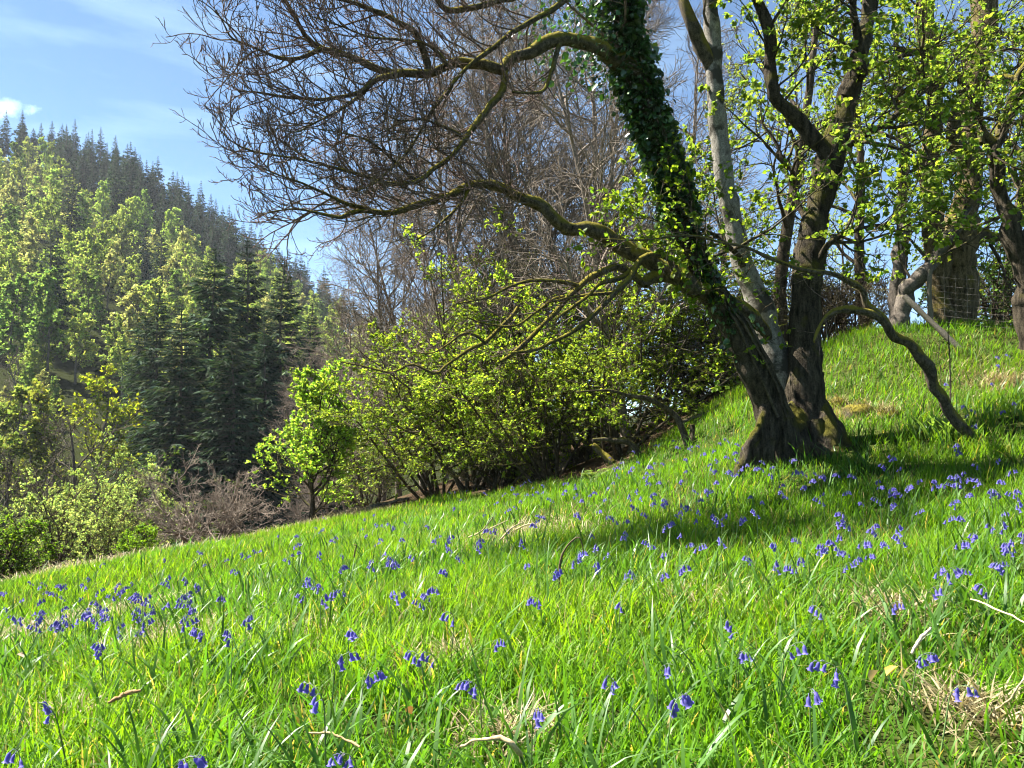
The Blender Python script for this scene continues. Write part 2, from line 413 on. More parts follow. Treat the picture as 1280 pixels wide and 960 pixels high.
# ------------------------------------------------------------------ grass
def blades(rng, mb, x, y, z, h, w, th0, th1, seg, col, tipc=1.15, mi=0):
    n = len(x)
    ph = rng.uniform(0, 2 * pi, n); dr = np.stack([np.cos(ph), np.sin(ph), np.zeros(n)], 1)
    fa = ph + pi / 2 + rng.normal(0, .5, n); sd = np.stack([np.cos(fa), np.sin(fa), np.zeros(n)], 1)
    p = np.stack([x, y, z], 1); V = []; C = []
    for j in range(seg + 1):
        s = j / seg
        ww = (w * (1 - s ** 1.8) * (.75 + .5 * min(s * 3, 1) if seg > 2 else 1))[:, None] * .5
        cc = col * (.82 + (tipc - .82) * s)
        if j < seg:
            V += [p - sd * ww, p + sd * ww]; C += [cc, cc]
            th = (th0 + (th1 - th0) * s ** 1.3)[:, None]
            p = p + (h / seg)[:, None] * (np.sin(th) * dr + np.cos(th) * np.array([0, 0, 1.]))
        else:
            V.append(p); C.append(cc)
    k = 2 * seg + 1
    V = np.stack(V, 1); C = np.stack(C, 1).reshape(-1, 3)
    b = np.arange(n)[:, None] * k
    q = [b + np.array([2 * j, 2 * j + 1, 2 * j + 3, 2 * j + 2]) for j in range(seg - 1)]
    tr = b + np.array([2 * seg - 2, 2 * seg - 1, 2 * seg])
    if q:
        s0 = mb.n; mb.add(V, np.concatenate(q), C, mi)
        mb.f[3].append(tr + s0); mb.m[3].append(np.full(n, mi))
    else: mb.add(V, tr, C, mi)

THATCH = [(40, 800, .75, 2500), (215, 810, .6, 1800), (640, 672, .9, 1800), (1245, 905, .17, 140), (1110, 770, .3, 700), (1255, 478, .7, 1500), (1060, 520, .6, 900), (560, 830, .25, 350), (110, 780, .8, 1300), (640, 930, .16, 350), (1200, 885, .2, 200), (860, 760, .5, 600), (90, 905, .3, 300), (370, 800, .3, 350)]
TH = [(*hit(a, b)[:2], r) for a, b, r, n in THATCH]
def build_grass():
    rng = np.random.default_rng(11)
    mb = MB(); dry = MB()
    def scatter(n, r0, r1, a0, a1, power=1.0):
        a = np.radians(rng.uniform(a0, a1, n)); r = np.sqrt(rng.uniform(r0 * r0, r1 * r1, n))
        return r * np.sin(a), r * np.cos(a)
    G1 = np.array([.108, .245, .010]); G2 = np.array([.165, .278, .012]); G3 = np.array([.04, .12, .02])
    bands = [(0, 1.0, -180, 180, 5000, 3, .006), (1.0, 2.2, -100, 100, 36000, 4, .006), (2.2, 4.2, -72, 72, 78000, 3, .0062), (4.2, 8, -60, 60, 117000, 2, .0072), (8, 14, -52, 60, 106000, 2, .0095), (14, 24, -40, 22, 60000, 1, .016)]
    for r0, r1, a0, a1, n, seg, w in bands:
        x, y = scatter(n, r0, r1, a0, a1)
        big = noise2(x, y, .55, 21); mid = noise2(x, y, 2.3, 22)
        md = meadow(x, y) + .7 * noise2(x, y, .9, 5)
        thin = np.ones(n)
        for cx, cy, cr in TH: thin = thin * (1 - .7 * np.exp(-((x - cx) ** 2 + (y - cy) ** 2) / (cr * cr)))
        md = md - .9 * sstep(-2.0, -4.0, x) * (y < 22)
        keep = (rng.random(n) < sstep(-.3, .5, md) * thin) & (rng.random(n) < .45 + .75 * sstep(-.35, .25, mid + .4 * big))
        # thinned worn patch on the left and litter patch lower right
        x, y, big, mid = x[keep], y[keep], big[keep], mid[keep]; k = len(x)
        z = H(x, y) - .01
        h = (.138 + .065 * big + .05 * mid) * rng.uniform(.55, 1.35, k)
        h = np.clip(h, .05, .34)
        t = np.clip(.5 + .9 * big + .25 * rng.normal(size=k), 0, 1)[:, None]; t2 = np.clip(.35 + .8 * mid + .3 * rng.normal(size=k), 0, 1)[:, None]
        col = (G1 * (1 - t) + G2 * t); col = col * t2 + (1 - t2) * (.4 * col + .6 * G3)
        col = col * rng.uniform(.75, 1.25, (k, 1))
        st = rng.random(k) < .05 + .10 * sstep(.1, .6, -mid)
        col[st] = np.array([.33, .27, .12]) * rng.uniform(.6, 1.2, (st.sum(), 1))
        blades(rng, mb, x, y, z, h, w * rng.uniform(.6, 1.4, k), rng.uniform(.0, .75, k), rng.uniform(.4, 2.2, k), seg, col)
    # broad glossy strap leaves among the blades
    for r0, r1, a0, a1, n, seg, w in [(.9, 2.6, -75, 75, 4000, 5, .0095), (2.6, 6, -46, 46, 7200, 4, .0105), (6, 12, -46, 48, 7000, 3, .012)]:
        x, y = scatter(n, r0, r1, a0, a1)
        md = meadow(x, y); cl = noise2(x, y, 1.7, 33)
        keep = (md > .2) & (rng.random(n) < sstep(-.25, .35, cl))
        x, y = x[keep], y[keep]; k = len(x); z = H(x, y) - .01
        col = np.array([.065, .150, .020]) * rng.uniform(.7, 1.4, (k, 1))
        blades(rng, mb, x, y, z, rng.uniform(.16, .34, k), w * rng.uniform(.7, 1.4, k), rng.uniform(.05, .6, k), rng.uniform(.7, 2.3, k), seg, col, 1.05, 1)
    o = mb.build('meadow_grass', [M['grass'], M['strap']]); tag(o, 'bright green meadow grass covering the sloping field', 'grass', kind='stuff')
    # pale dead grass: field edge, thatch patches and bank
    def strip(n, x, y, hh, ww):
        k = len(x); col = np.array([.36, .30, .16]) * rng.uniform(.55, 1.25, (k, 1))
        blades(rng, dry, x, y, H(x, y) - .005, hh * rng.uniform(.5, 1.4, k), ww * rng.uniform(.6, 1.3, k), rng.uniform(.5, 1.3, k), rng.uniform(1.0, 2.2, k), 3, col)
    x = rng.uniform(-14, -2.5, 9000); yb = np.interp(x, _bx, _by); y = yb + rng.normal(-.3, .45, len(x)); strip(0, x, y, .22, .014)
    for px, py, r, n in THATCH:
        c = hit(px, py); a = rng.uniform(0, 2 * pi, n); rr = r * np.abs(rng.normal(0, .6, n)); strip(0, c[0] + rr * np.cos(a), c[1] + rr * np.sin(a), .14, .005 + .0007 * c[1])
    o = dry.build('dry_grass', M['straw']); tag(o, 'pale straw coloured dead grass along the field edge and in worn patches', 'dry grass', kind='stuff')
build_grass()

# ------------------------------------------------------------------ bluebells
def bell_mesh(rng, ln=.021, tint=(.13, .115, .40)):
    mb = MB(); s = 6; prof = [(0, .001), (.12, .0036), (.45, .0046), (.75, .0046), (.92, .0066), (1.0, .009)]
    a = np.arange(s * 2) * pi / s; V = []
    for i, (t, r) in enumerate(prof):
        rr = np.where((np.arange(s * 2) % 2 == 0), r, r * (.86 if t > .9 else .97))
        zz = np.where((np.arange(s * 2) % 2 == 0), -t * ln * (1 if t < 1 else .97), -t * ln * (1 if t < .9 else .9))
        V.append(np.stack([rr * np.cos(a), rr * np.sin(a), zz], 1))
    n = s * 2; i = np.arange(len(prof) - 1)[:, None] * n; j = np.arange(n)[None]
    f = np.stack([i + j, i + n + j, i + n + (j + 1) % n, i + (j + 1) % n], -1).reshape(-1, 4)
    c = np.array(tint)[None] * np.linspace(.8, 1.25, len(prof))[:, None]
    mb.add(np.concatenate(V), f, np.repeat(c, n, 0)); return mb

def bluebell_proto(seed, h, nb, parts=True):
    rng = np.random.default_rng(seed)
    lean = rng.uniform(.05, .2); k = 14; s = np.linspace(0, 1, k)
    th = lean + np.clip((s - .72) / .28, 0, 1) ** 1.3 * rng.uniform(1.2, 2.0)
    p = np.zeros((k, 3))
    for i in range(1, k): p[i] = p[i - 1] + h / (k - 1) * np.array([sin(th[i]), 0, cos(th[i])])
    root = empty('bluebell') if parts else None
    sm = MB(); tubes(sm, p, np.linspace(.0026, .0011, k), 5, (.10, .16, .05))
    tops = []
    for b in range(nb):
        t = .74 + .26 * (b + .5) / nb; f = t * (k - 1); i = min(int(f), k - 2); q = p[i] * (1 - f + i) + p[i + 1] * (f - i)
        az = rng.normal(0, .9) ; d = np.array([cos(az) * .6 + .3, sin(az) * .6, .05]); d /= np.linalg.norm(d)
        e = q + d * rng.uniform(.008, .016) + np.array([0, 0, -.004])
        tubes(sm, np.stack([q, q + d * .006 + np.array([0, 0, .002]), e]), np.full(3, .0008), 4, (.12, .10, .25))
        tops.append((e, rng.uniform(.05, .5), az, rng.uniform(.85, 1.2)))
    lm = MB()
    nl = 4; x = np.zeros(nl); 
    blades(rng, lm, x + rng.normal(0, .006, nl), x + rng.normal(0, .006, nl), x, rng.uniform(.16, .26, nl), rng.uniform(.008, .012, nl), rng.uniform(.2, .6, nl), rng.uniform(.9, 2.0, nl), 6, np.array([[.045, .12, .02]]) * rng.uniform(.8, 1.3, (nl, 1)), 1.05)
    bm = bell_mesh(rng)
    if parts:
        sm.build('stem', M['stemgreen'], root); lm.build('leaves', M['strap'], root)
        me = bm.mesh('bell', M['petal'])
        for e, tilt, az, sc in tops:
            o = bpy.data.objects.new('bell', me); COL.objects.link(o); o.parent = root
            o.location = e; o.rotation_euler = (0, -tilt, az); o.scale = (sc, sc, sc)
        return root, p[-4]
    mb = MB()
    for src, mi in ((sm, 0), (lm, 1)):
        for k_ in (3, 4):
            for f_ in src.f[k_]: pass
    v = np.concatenate(sm.v); mb.add(v, np.concatenate(sm.f[4]), np.concatenate(sm.c), 0)
    bv = np.concatenate(bm.v); bf = np.concatenate(bm.f[4]); bc = np.concatenate(bm.c)
    for e, tilt, az, sc in tops:
        ca, sa, ct, s_t = cos(az), sin(az), cos(-tilt), sin(-tilt)
        Ry = np.array([[ct, 0, s_t], [0, 1, 0], [-s_t, 0, ct]]); Rz = np.array([[ca, -sa, 0], [sa, ca, 0], [0, 0, 1]])
        mb.add((bv * sc * 1.15) @ (Rz @ Ry).T + e, bf, bc, 1)
    return mb, p[-4]

def build_bluebells():
    rng = np.random.default_rng(5)
    protos = [bluebell_proto(100 + i, h, nb) for i, (h, nb) in enumerate([(.27, 7), (.30, 5), (.24, 8), (.28, 3), (.26, 4)])]
    used = [False] * 5
    near = [(435, 788, 2, 'with a full head of deep violet bells left of the meadow centre'), (462, 848, 0, 'with the fullest cluster of hanging bells near the front of the meadow'),
            (430, 823, 4, 'with a small head just below the full deep violet one'), (388, 876, 1, 'with a rounded head in front of the left grass'),
            (526, 822, 4, 'leftmost of the small heads in the middle front grass'), (543, 826, 3, 'with two stacked bells in the middle front grass'), (557, 771, 3, 'thin and nodding behind the middle front heads'),
            (610, 803, 1, 'with a pair of heads in the middle of the front grass'), (596, 856, 2, 'with spread bells low in the middle front grass'), (672, 896, 1, 'leaning beside a pale dead stem at front centre'),
            (85, 887, 3, 'with one hanging pair of bells alone at front left'), (20, 953, 3, 'half hidden at the bottom left corner'), (232, 952, 0, 'cut by the bottom edge left of centre'),
            (128, 813, 2, 'with a bent head beside the pale thatch on the left'), (450, 952, 2, 'at the bottom edge beside pale dead blades'), (760, 849, 1, 'with a nodding head left of the dark patch'),
            (840, 880, 0, 'with long spreading bells at the front right of centre'), (921, 816, 2, 'with a flat wide head at right of centre'), (912, 792, 3, 'with a slim upright head just above a flat wide one'),
            (982, 812, 3, 'slim and upright in the shaded grass on the right'), (1017, 870, 4, 'with drooping bells low in the shaded grass'), (1045, 837, 1, 'with long closed bells right of the shaded grass'),
            (1140, 820, 2, 'with a full head in front of a broken pale twig'), (1192, 864, 4, 'sideways head over the dead thatch on the right'), (1112, 757, 1, 'with two bells beside a curled fern shoot'),
            (1162, 740, 3, 'single slim head standing above the right grass'), (1226, 738, 4, 'small pale head near the long straw on the right'), (1187, 712, 2, 'with a wide head left of the right edge'),
            (1251, 706, 4, 'close to the right edge of the meadow'), (1275, 945, 3, 'dark, at the bottom right corner'), (827, 837, 3, 'thin, between two larger heads at right of centre'),
            (676, 750, 2, 'with a dark head left of the bent brown stem'), (785, 717, 4, 'right of the bent brown stem'), (772, 756, 4, 'below and right of the bent brown stem'),
            (237, 762, 1, 'standing clear in the left grass'), (258, 793, 0, 'with a broad head in the left grass'), (281, 800, 1, 'beside a broad head in the left grass'),
            (312, 777, 4, 'short, in the left middle grass'), (116, 776, 0, 'broad head at the front of the left patch'), (125, 706, 1, 'tall, leaning at the left field edge'),
            (154, 735, 2, 'tallest of the dense left patch'), (1210, 670, 0, 'large head in the right grass'), (1242, 661, 1, 'pale head in the right grass'), (1269, 661, 3, 'touching the right edge of the meadow'), (1027, 765, 4, 'tiny head in the shaded grass')]
    def put(o, proto, px, py, label, group, off):
        rz = rng.uniform(0, 2 * pi); sc = rng.uniform(.85, 1.12) if 'front' in group else rng.uniform(.7, 1.0)
        q = hit(px, py, off[2] * sc)
        x = q[0] - (off[0] * cos(rz) - off[1] * sin(rz)) * sc; y = q[1] - (off[0] * sin(rz) + off[1] * cos(rz)) * sc
        o.location = (x, y, Hs(x, y) - .005); o.rotation_euler = (rng.normal(0, .08), rng.normal(0, .08), rz); o.scale = (sc,) * 3
        tag(o, label, 'bluebell', group)
    for px, py, k, lb in near:
        root, off = protos[k]
        o = copy_tree(root) if used[k] else root; used[k] = True
        put(o, k, px, py, 'violet bluebell ' + lb, 'bluebells standing in the front grass', off)
    fars = []
    for i, (h, nb) in enumerate([(.28, 6), (.3, 4), (.25, 7)]):
        mb, off = bluebell_proto(300 + i, h, nb, False)
        fars.append((mb.mesh('bluebell', [M['stemgreen'], M['petal']]), off, mb))
    zones = [((0, 250, 722, 790), 62, 'small bluebell in the dense patch at the left field edge', 'bluebells at the left field edge'),
             ((250, 560, 655, 760), 48, 'small bluebell scattered across the left middle of the meadow', 'bluebells of the left middle meadow'),
             ((560, 900, 612, 720), 52, 'small bluebell scattered across the middle of the meadow below the thicket', 'bluebells of the middle meadow'),
             ((900, 1280, 625, 720), 28, 'small bluebell in the lit grass on the right below the tree', 'bluebells of the right meadow'),
             ((950, 1260, 572, 622), 30, 'small bluebell in the shaded drift below the big tree', 'bluebells in the shaded drift')]
    for (x0, x1, y0, y1), n, lb, gp in zones:
        for i in range(n):
            k = rng.integers(0, 3); me, off, _ = fars[k]
            px = rng.uniform(x0, x1); py = y0 + (y1 - y0) * rng.random() ** 1.3
            if x0 == 0: py = max(py, 738 - .2 * px + 4)
            if x0 == 250: py = max(py, 700 - .18 * (px - 200))
            o = bpy.data.objects.new('bluebell', me); COL.objects.link(o)
            put(o, k, px, py, lb, gp, off)
    mb = MB()
    for (x0, x1, y0, y1), n in [((0, 260, 725, 770), 18), ((200, 640, 625, 700), 45), ((560, 1000, 600, 660), 30), ((950, 1280, 575, 615), 28), ((760, 930, 545, 600), 45), ((1000, 1280, 620, 680), 20), ((1180, 1280, 430, 560), 15), ((640, 760, 600, 615), 20), ((900, 960, 565, 585), 10)]:
        for i in range(n):
            k = rng.integers(0, 3); me, off, src = fars[k]
            px = rng.uniform(x0, x1); py = rng.uniform(y0, y1); q = hit(px, py, .22)
            if meadow(q[0], q[1]) < -.3 or q[1] > 23 or q[1] < 3: continue
            sc = rng.uniform(.7, 1.0); rz = rng.uniform(0, 2 * pi); c, s = cos(rz), sin(rz)
            v = np.concatenate(src.v) @ np.array([[c, s, 0], [-s, c, 0], [0, 0, 1]]) * sc + np.array([q[0], q[1], Hs(q[0], q[1])])
            mb.add(v, np.concatenate(src.f[4]), np.concatenate(src.c)); mb.m[4][-1] = np.concatenate(src.m[4])
    o = mb.build('bluebell_drift', [M['stemgreen'], M['petal']]); tag(o, 'far drift of tiny bluebells too many to count across the meadow', 'bluebells', kind='stuff')
build_bluebells()

# ------------------------------------------------------------------ the big many-stemmed tree
SUN_AZ, SUN_EL = radians(-69), radians(53)
def limb(pts, n=26, kink=.95):
    q = [(*P(a[0], a[1], a[2]), a[3]) for a in pts]
    p, r = crom(q, n)
    j = np.stack([vnoise(p * 5 + 11), vnoise(p * 5 + 37), vnoise(p * 5 + 71)], 1)
    return p + j * np.minimum(r, .06)[:, None] * kink, r * (1 + .18 * vnoise(p * 9 + 5))
def pl(line, d0, d1, r0, r1):
    """a traced limb: depth and radius run evenly from first to last point"""
    k = len(line); return [(x, y, d0 + (d1 - d0) * i / (k - 1), r0 + (r1 - r0) * (i / (k - 1)) ** .8) for i, (x, y) in enumerate(line)]

def build_big_tree():
    rng = np.random.default_rng(77)
    bx, by = P(985, 560, 7.9)[:2]; base = (bx, by, Hs(bx, by))
    T = empty('tree', base, True)
    tag(T, 'big many stemmed mossy tree in leaf on the right with bare limbs reaching left', 'tree')
    S1 = [(990, 610, 7.75, .27), (981, 570, 7.7, .225), (967, 520, 7.65, .175), (950, 475, 7.6, .148), (930, 430, 7.55, .138), (904, 385, 7.5, .125), (880, 345, 7.45, .115), (860, 300, 7.4, .115), (840, 225, 7.4, .12), (820, 170, 7.35, .115), (803, 120, 7.35, .11), (787, 60, 7.3, .10), (773, 0, 7.3, .09), (762, -60, 7.3, .08), (745, -160, 7.3, .06), (735, -280, 7.2, .03)]
    S2 = [(1000, 560, 8.15, .22), (988, 500, 8.1, .17), (970, 450, 8.1, .15), (956, 405, 8.1, .145), (945, 370, 8.1, .142), (928, 330, 8.1, .10), (917, 280, 8.1, .10), (905, 220, 8.05, .098), (898, 170, 8.05, .098), (894, 120, 8.0, .09), (892, 60, 8.0, .088), (887, 0, 8.0, .08), (880, -70, 8.0, .07), (870, -180, 8.0, .05), (860, -280, 8, .02)]
    S3 = [(1016, 590, 8.05, .40), (1013, 550, 8.0, .30), (1006, 500, 7.95, .21), (1005, 430, 7.95, .17), (1007, 380, 7.95, .15), (1010, 330, 8.0, .14), (1016, 285, 8.0, .14), (1028, 240, 8.05, .14), (1038, 200, 8.05, .15), (1048, 165, 8.05, .12), (1060, 120, 8.1, .10), (1074, 70, 8.1, .09), (1085, 20, 8.2, .08), (1092, -40, 8.2, .07), (1100, -160, 8.3, .05), (1105, -260, 8.3, .02)]
    for pts, m, lb, rough in ((S1, 'bark', 'dark mossy stem leaning left under ivy', .20), (S2, 'bark_pale', 'pale blotched stem in the middle', .07), (S3, 'bark', 'dark upright stem on the right', .17)):
        p, r = limb(pts, 90, .2); mb = MB(); tubes(mb, p, r, 28, rough=rough, freq=5.5)
        o = mb.build('stem', M[m], T); o['label'] = lb
    # the stool: mossy base with roots
    mb = MB()
    th = np.linspace(0, 2 * pi, 48, endpoint=False); zz = np.linspace(-.35, .75, 22)
    A, Z = np.meshgrid(th, zz, indexing='xy')
    c0 = P(1012, 540, 7.95); gx, gy = c0[0], c0[1]
    g = Hs(gx, gy)
    k = 1 - sstep(-.15, .7, Z); R = .13 + .33 * k ** 1.4 + .05 * np.sin(A * 5 + 1) * k + .04 * np.sin(A * 9) * k
    X = gx + R * np.cos(A) * 1.25 - .10 * k; Y = gy + R * np.sin(A); V = np.stack([X, Y, g + Z], -1)
    V += .06 * fbm(V * 5, 3)[..., None] * np.stack([np.cos(A), np.sin(A), .6 * np.ones_like(A)], -1)
    i = np.arange(21)[:, None] * 48; j = np.arange(48)[None]
    f = np.stack([i + j, i + (j + 1) % 48, i + 48 + (j + 1) % 48, i + 48 + j], -1).reshape(-1, 4); mb.add(V, f)
    top = V[-1].mean(0) + np.array([0, 0, .1]); n0 = 21 * 48
    vv = np.concatenate([V[-1], top[None]]); mb.add(vv, np.stack([np.arange(48), (np.arange(48) + 1) % 48, np.full(48, 48)], 1))
    for ang, ln, r in [(-1.3, .35, .10), (-.4, .5, .12), (.3, .5, .1)]:
        c1 = P(958 if abs(ang) > 2 else 1012, 560, 7.75); s = np.linspace(0, 1, 12)
        x = c1[0] + cos(ang) * (.12 + ln * s); y = c1[1] + .1 + sin(ang) * (.12 + ln * s)
        z = H(x, y) + .3 * (1 - s) ** 2.2 - .14 * s - .02
        tubes(mb, np.stack([x, y, z], 1), r * (1 - .6 * s), 12, rough=.3, freq=7)
    mb.build('trunk_base', M['bark'], T)
    root = MB()
    for line, r0 in (([(968, 500), (952, 532), (940, 556), (918, 602)], .085), ([(972, 515), (958, 545), (950, 566), (940, 604)], .09), ([(978, 520), (966, 552), (960, 572), (958, 606)], .10)):
        p, r = limb(pl(line, 7.55, 7.4, r0, .04), 20); tubes(root, p, r, 16, rough=.6, freq=14)
    root.build('root', M['bark'], T)['label'] = 'sunlit mossy root flaring to the left'
    # limbs ------------------------------------------------------------
    LB = [(968, 432), (958, 416), (940, 398), (915, 378), (880, 356), (850, 346), (825, 346), (803, 350)]
    LA = [(885, 365), (845, 345), (815, 328), (790, 312), (770, 300), (748, 288), (735, 283), (710, 285), (690, 272), (665, 252), (645, 242), (625, 233), (600, 230), (580, 235), (555, 246), (520, 257), (490, 265), (455, 262), (425, 272)]
    UC = [(800, 95), (780, 76), (760, 68), (735, 57), (700, 50), (680, 53), (660, 62), (640, 80), (628, 90), (600, 80), (580, 75), (565, 78), (545, 88), (520, 92), (490, 92), (470, 85), (455, 78), (430, 68), (400, 60), (385, 45), (372, 25), (360, 5), (345, -10)]
    bare = [(LB, 8.05, 7.2, .09, .05), (LA, 7.4, 6.5, .10, .018), (UC, 7.3, 6.3, .085, .012),
            ([(803, 350), (790, 340), (770, 333), (745, 342), (725, 358), (700, 385), (685, 400), (665, 420), (645, 438), (625, 452)], 7.2, 6.7, .045, .014),
            ([(850, 346), (843, 335), (835, 322), (822, 317), (805, 325), (790, 342), (770, 367), (745, 390), (730, 405), (712, 417), (690, 427), (670, 436), (640, 442)], 7.2, 6.6, .042, .013),
            ([(805, 328), (775, 345), (750, 355), (735, 370), (715, 385), (695, 400), (690, 416)], 7.1, 6.6, .026, .009),
            ([(728, 357), (705, 352), (665, 350), (640, 357), (610, 372), (570, 380)], 7.0, 6.5, .022, .006),
            ([(705, 372), (690, 375), (670, 390), (645, 408), (610, 405), (585, 398)], 6.95, 6.6, .018, .006),
            ([(648, 385), (640, 400), (620, 415), (605, 428), (585, 438), (560, 455), (545, 467), (515, 455), (490, 465), (455, 458), (425, 452)], 6.9, 6.4, .024, .006),
            ([(606, 428), (595, 420), (580, 418), (560, 430), (540, 441), (515, 440)], 6.75, 6.5, .016, .005),
            ([(770, 367), (745, 368), (715, 372), (690, 377)], 7.0, 6.8, .02, .01),
            ([(535, 89), (528, 60), (515, 40), (490, 25), (465, 12), (440, 5), (410, -5), (385, -20)], 6.75, 6.2, .042, .01),
            ([(632, 88), (630, 110), (610, 135), (595, 155), (580, 175), (560, 195), (540, 210), (520, 227), (480, 228), (440, 215), (400, 205), (370, 197), (320, 190), (290, 178), (272, 160)], 6.95, 6.0, .036, .005),
            ([(745, -25), (700, 5), (660, 30), (630, 50), (600, 70), (580, 90), (560, 110), (540, 140), (515, 180), (500, 200), (470, 228), (440, 240)], 7.0, 6.3, .032, .007),
            ([(500, 92), (470, 100), (450, 115), (430, 122), (400, 123), (350, 120), (320, 115), (295, 113), (284, 95)], 6.6, 6.0, .03, .004),
            ([(402, 61), (375, 72), (350, 72), (330, 65), (310, 57), (290, 48), (280, 30), (270, 12)], 6.35, 5.9, .02, .004),
            ([(660, -20), (640, -5), (618, 3), (590, 10), (565, 12), (550, 0), (545, -15)], 6.9, 6.5, .035, .02),
            ([(470, 262), (440, 255), (400, 240), (375, 228), (340, 215), (310, 200)], 6.6, 6.0, .02, .004),
            ([(590, 232), (570, 260), (545, 285), (520, 300)], 6.8, 6.6, .02, .005),
            ([(700, 53), (690, 90), (680, 112), (660, 116), (640, 114)], 7.1, 6.9, .026, .01),
            ([(560, 82), (540, 60), (500, 50), (460, 45), (420, 30), (385, 20)], 6.7, 6.1, .02, .004),
            ([(455, 115), (430, 135), (400, 150), (370, 165), (345, 160)], 6.5, 6.0, .016, .004),
            ([(520, 227), (490, 200), (460, 175), (420, 165), (390, 160)], 6.6, 6.1, .018, .004),
            ([(425, 272), (400, 268), (370, 262), (340, 265), (315, 275)], 6.5, 6.2, .016, .004),
            ([(580, 175), (560, 160), (530, 150), (500, 150), (470, 140), (440, 150)], 6.8, 6.2, .018, .004)]
    polys = []
    for i, (ln, d0, d1, r0, r1) in enumerate(bare):
        tr_ = pl(ln, d0, d1, r0, r1)
        if i == 0: tr_[0] = (*tr_[0][:3], .03); tr_[1] = (*tr_[1][:3], .06)
        p, r = limb(tr_, 40 if i < 3 else 30)
        mb = MB(); tubes(mb, p, r, 12 if i < 3 else 8, rough=.22 if i < 3 else .15, freq=8)
        mb.build('limb', M['bark_limb'], T)
        polys.append((i, p, r))
    p, r = limb([(891, 85, 8.0, .07), (880, 60, 7.95, .075), (868, 36, 7.9, .075), (852, 5, 7.9, .055), (842, -40, 7.9, .045), (825, -120, 7.8, .02)], 24)
    mb = MB(); tubes(mb, p, r, 14, rough=.25, freq=8); mb.build('limb', M['bark_limb'], T)['label'] = 'thick mossy fork on the pale stem'
    leafy = []
    for ln, d0, d1, r0, r1 in [([(1036, 195), (1012, 165), (990, 140), (970, 115), (963, 80), (962, 45), (952, 20), (940, -15), (930, -60)], 8.0, 7.8, .085, .05),
                               ([(1060, 125), (1075, 95), (1078, 60), (1070, 20), (1060, -30)], 8.0, 7.6, .055, .03), ([(1040, 200), (1075, 170), (1110, 150), (1150, 120)], 8, 7.6, .05, .02),
                               ([(1015, 290), (1000, 260), (985, 220), (970, 180), (950, 150)], 8.2, 8.6, .04, .015), ([(1020, 330), (1040, 300), (1075, 285), (1110, 280)], 7.9, 7.4, .035, .01),
                               ([(930, 335), (915, 310), (895, 295), (870, 285)], 8, 7.6, .04, .01)]:
        p, r = limb(pl(ln, d0, d1, r0, r1), 26); mb = MB(); tubes(mb, p, r, 10, rough=.2, freq=7); mb.build('limb', M['bark'], T); leafy.append((p, r))
    # bare twigs ---------------------------------------------------------
    tw = MB()
    for i, p, r in polys:
        if i == 0: continue
        L = np.linalg.norm(np.diff(p, axis=0), axis=1).sum()
        low = i in (3, 4, 5, 6, 7, 8, 9, 10)
        k = max(4, int(L * (4 if low else 13)))
        t0 = .5 if i in (1, 2) else .2
        p1, r1 = spawn(rng, p, r, k, t0, 1, .75 if not low else .5, .8, 10, up=.06, wig=.17, rf=.012, re=.0034, rel=False, tl=.4, bias=(-.35, -.1, .1))
        p2, r2 = spawn(rng, p1, r1, 6 if not low else 4, .15, 1, .5, .75, 7, up=.12, wig=.14, rf=.012, re=.0029, tl=.5)
        p3, r3 = spawn(rng, p2, r2, 4 if not low else 2, .2, 1, .5, .7, 5, up=.16, wig=.13, rf=.012, re=.0023, tl=.5)
        tubes(tw, p1, r1, 5); tubes(tw, p2, r2, 4); tubes(tw, p3, r3, 3)
    # fine bare twigs on the upper pale and ivy stems, above and right
    for pts, k in ((S1, 10), (S2, 12)):
        p, r = limb(pts, 60)
        p1, r1 = spawn(rng, p, r, k, .6, 1, 1.6, 1.0, 12, up=.03, wig=.15, rf=.013, re=.003, rel=False, tl=.3)
        p2, r2 = spawn(rng, p1, r1, 7, .15, 1, .45, .75, 8, up=.06, wig=.14, rf=.011, re=.002, tl=.5)
        p3, r3 = spawn(rng, p2, r2, 5, .15, 1, .45, .7, 5, up=.08, wig=.13, rf=.01, re=.0015, tl=.5)
        tubes(tw, p1, r1, 5); tubes(tw, p2, r2, 4); tubes(tw, p3, r3, 3)
    tag(tw.build('twigs', M['bark_twig'], T), kind='stuff')
    # leafy crown on the right stem ----------------------------------------
    fo = MB(); lt = MB()
    p, r = limb(S3, 60); leafy.append((p[30:], r[30:]))
    for p, r in leafy:
        p1, r1 = spawn(rng, p, r, 9, .25, 1, 1.25, 1.1, 10, up=.03, wig=.15, rf=.016, re=.003, rel=False, tl=.3, bias=(0, -.4, -.1))
        p2, r2 = spawn(rng, p1, r1, 6, .2, 1, .5, .8, 7, up=.02, wig=.14, rf=.012, re=.0022, tl=.4)
        p3, r3 = spawn(rng, p2, r2, 4, .2, 1, .5, .75, 5, up=.0, wig=.12, rf=.012, re=.0016, tl=.4)
        tubes(lt, p1, r1, 5); tubes(lt, p2, r2, 4); tubes(lt, p3, r3, 3)
        B, D = along(rng, p3, 9, .5, 1.0); D = norm(D + .8 * rng.normal(size=D.shape))
        cl = np.repeat(rng.uniform(.75, 1.3, len(p2)), 4 * 9)
        leaves(rng, fo, B, D, .052, (.15, .22, .035), .2, droop=.35, wr=.36, clump=cl)
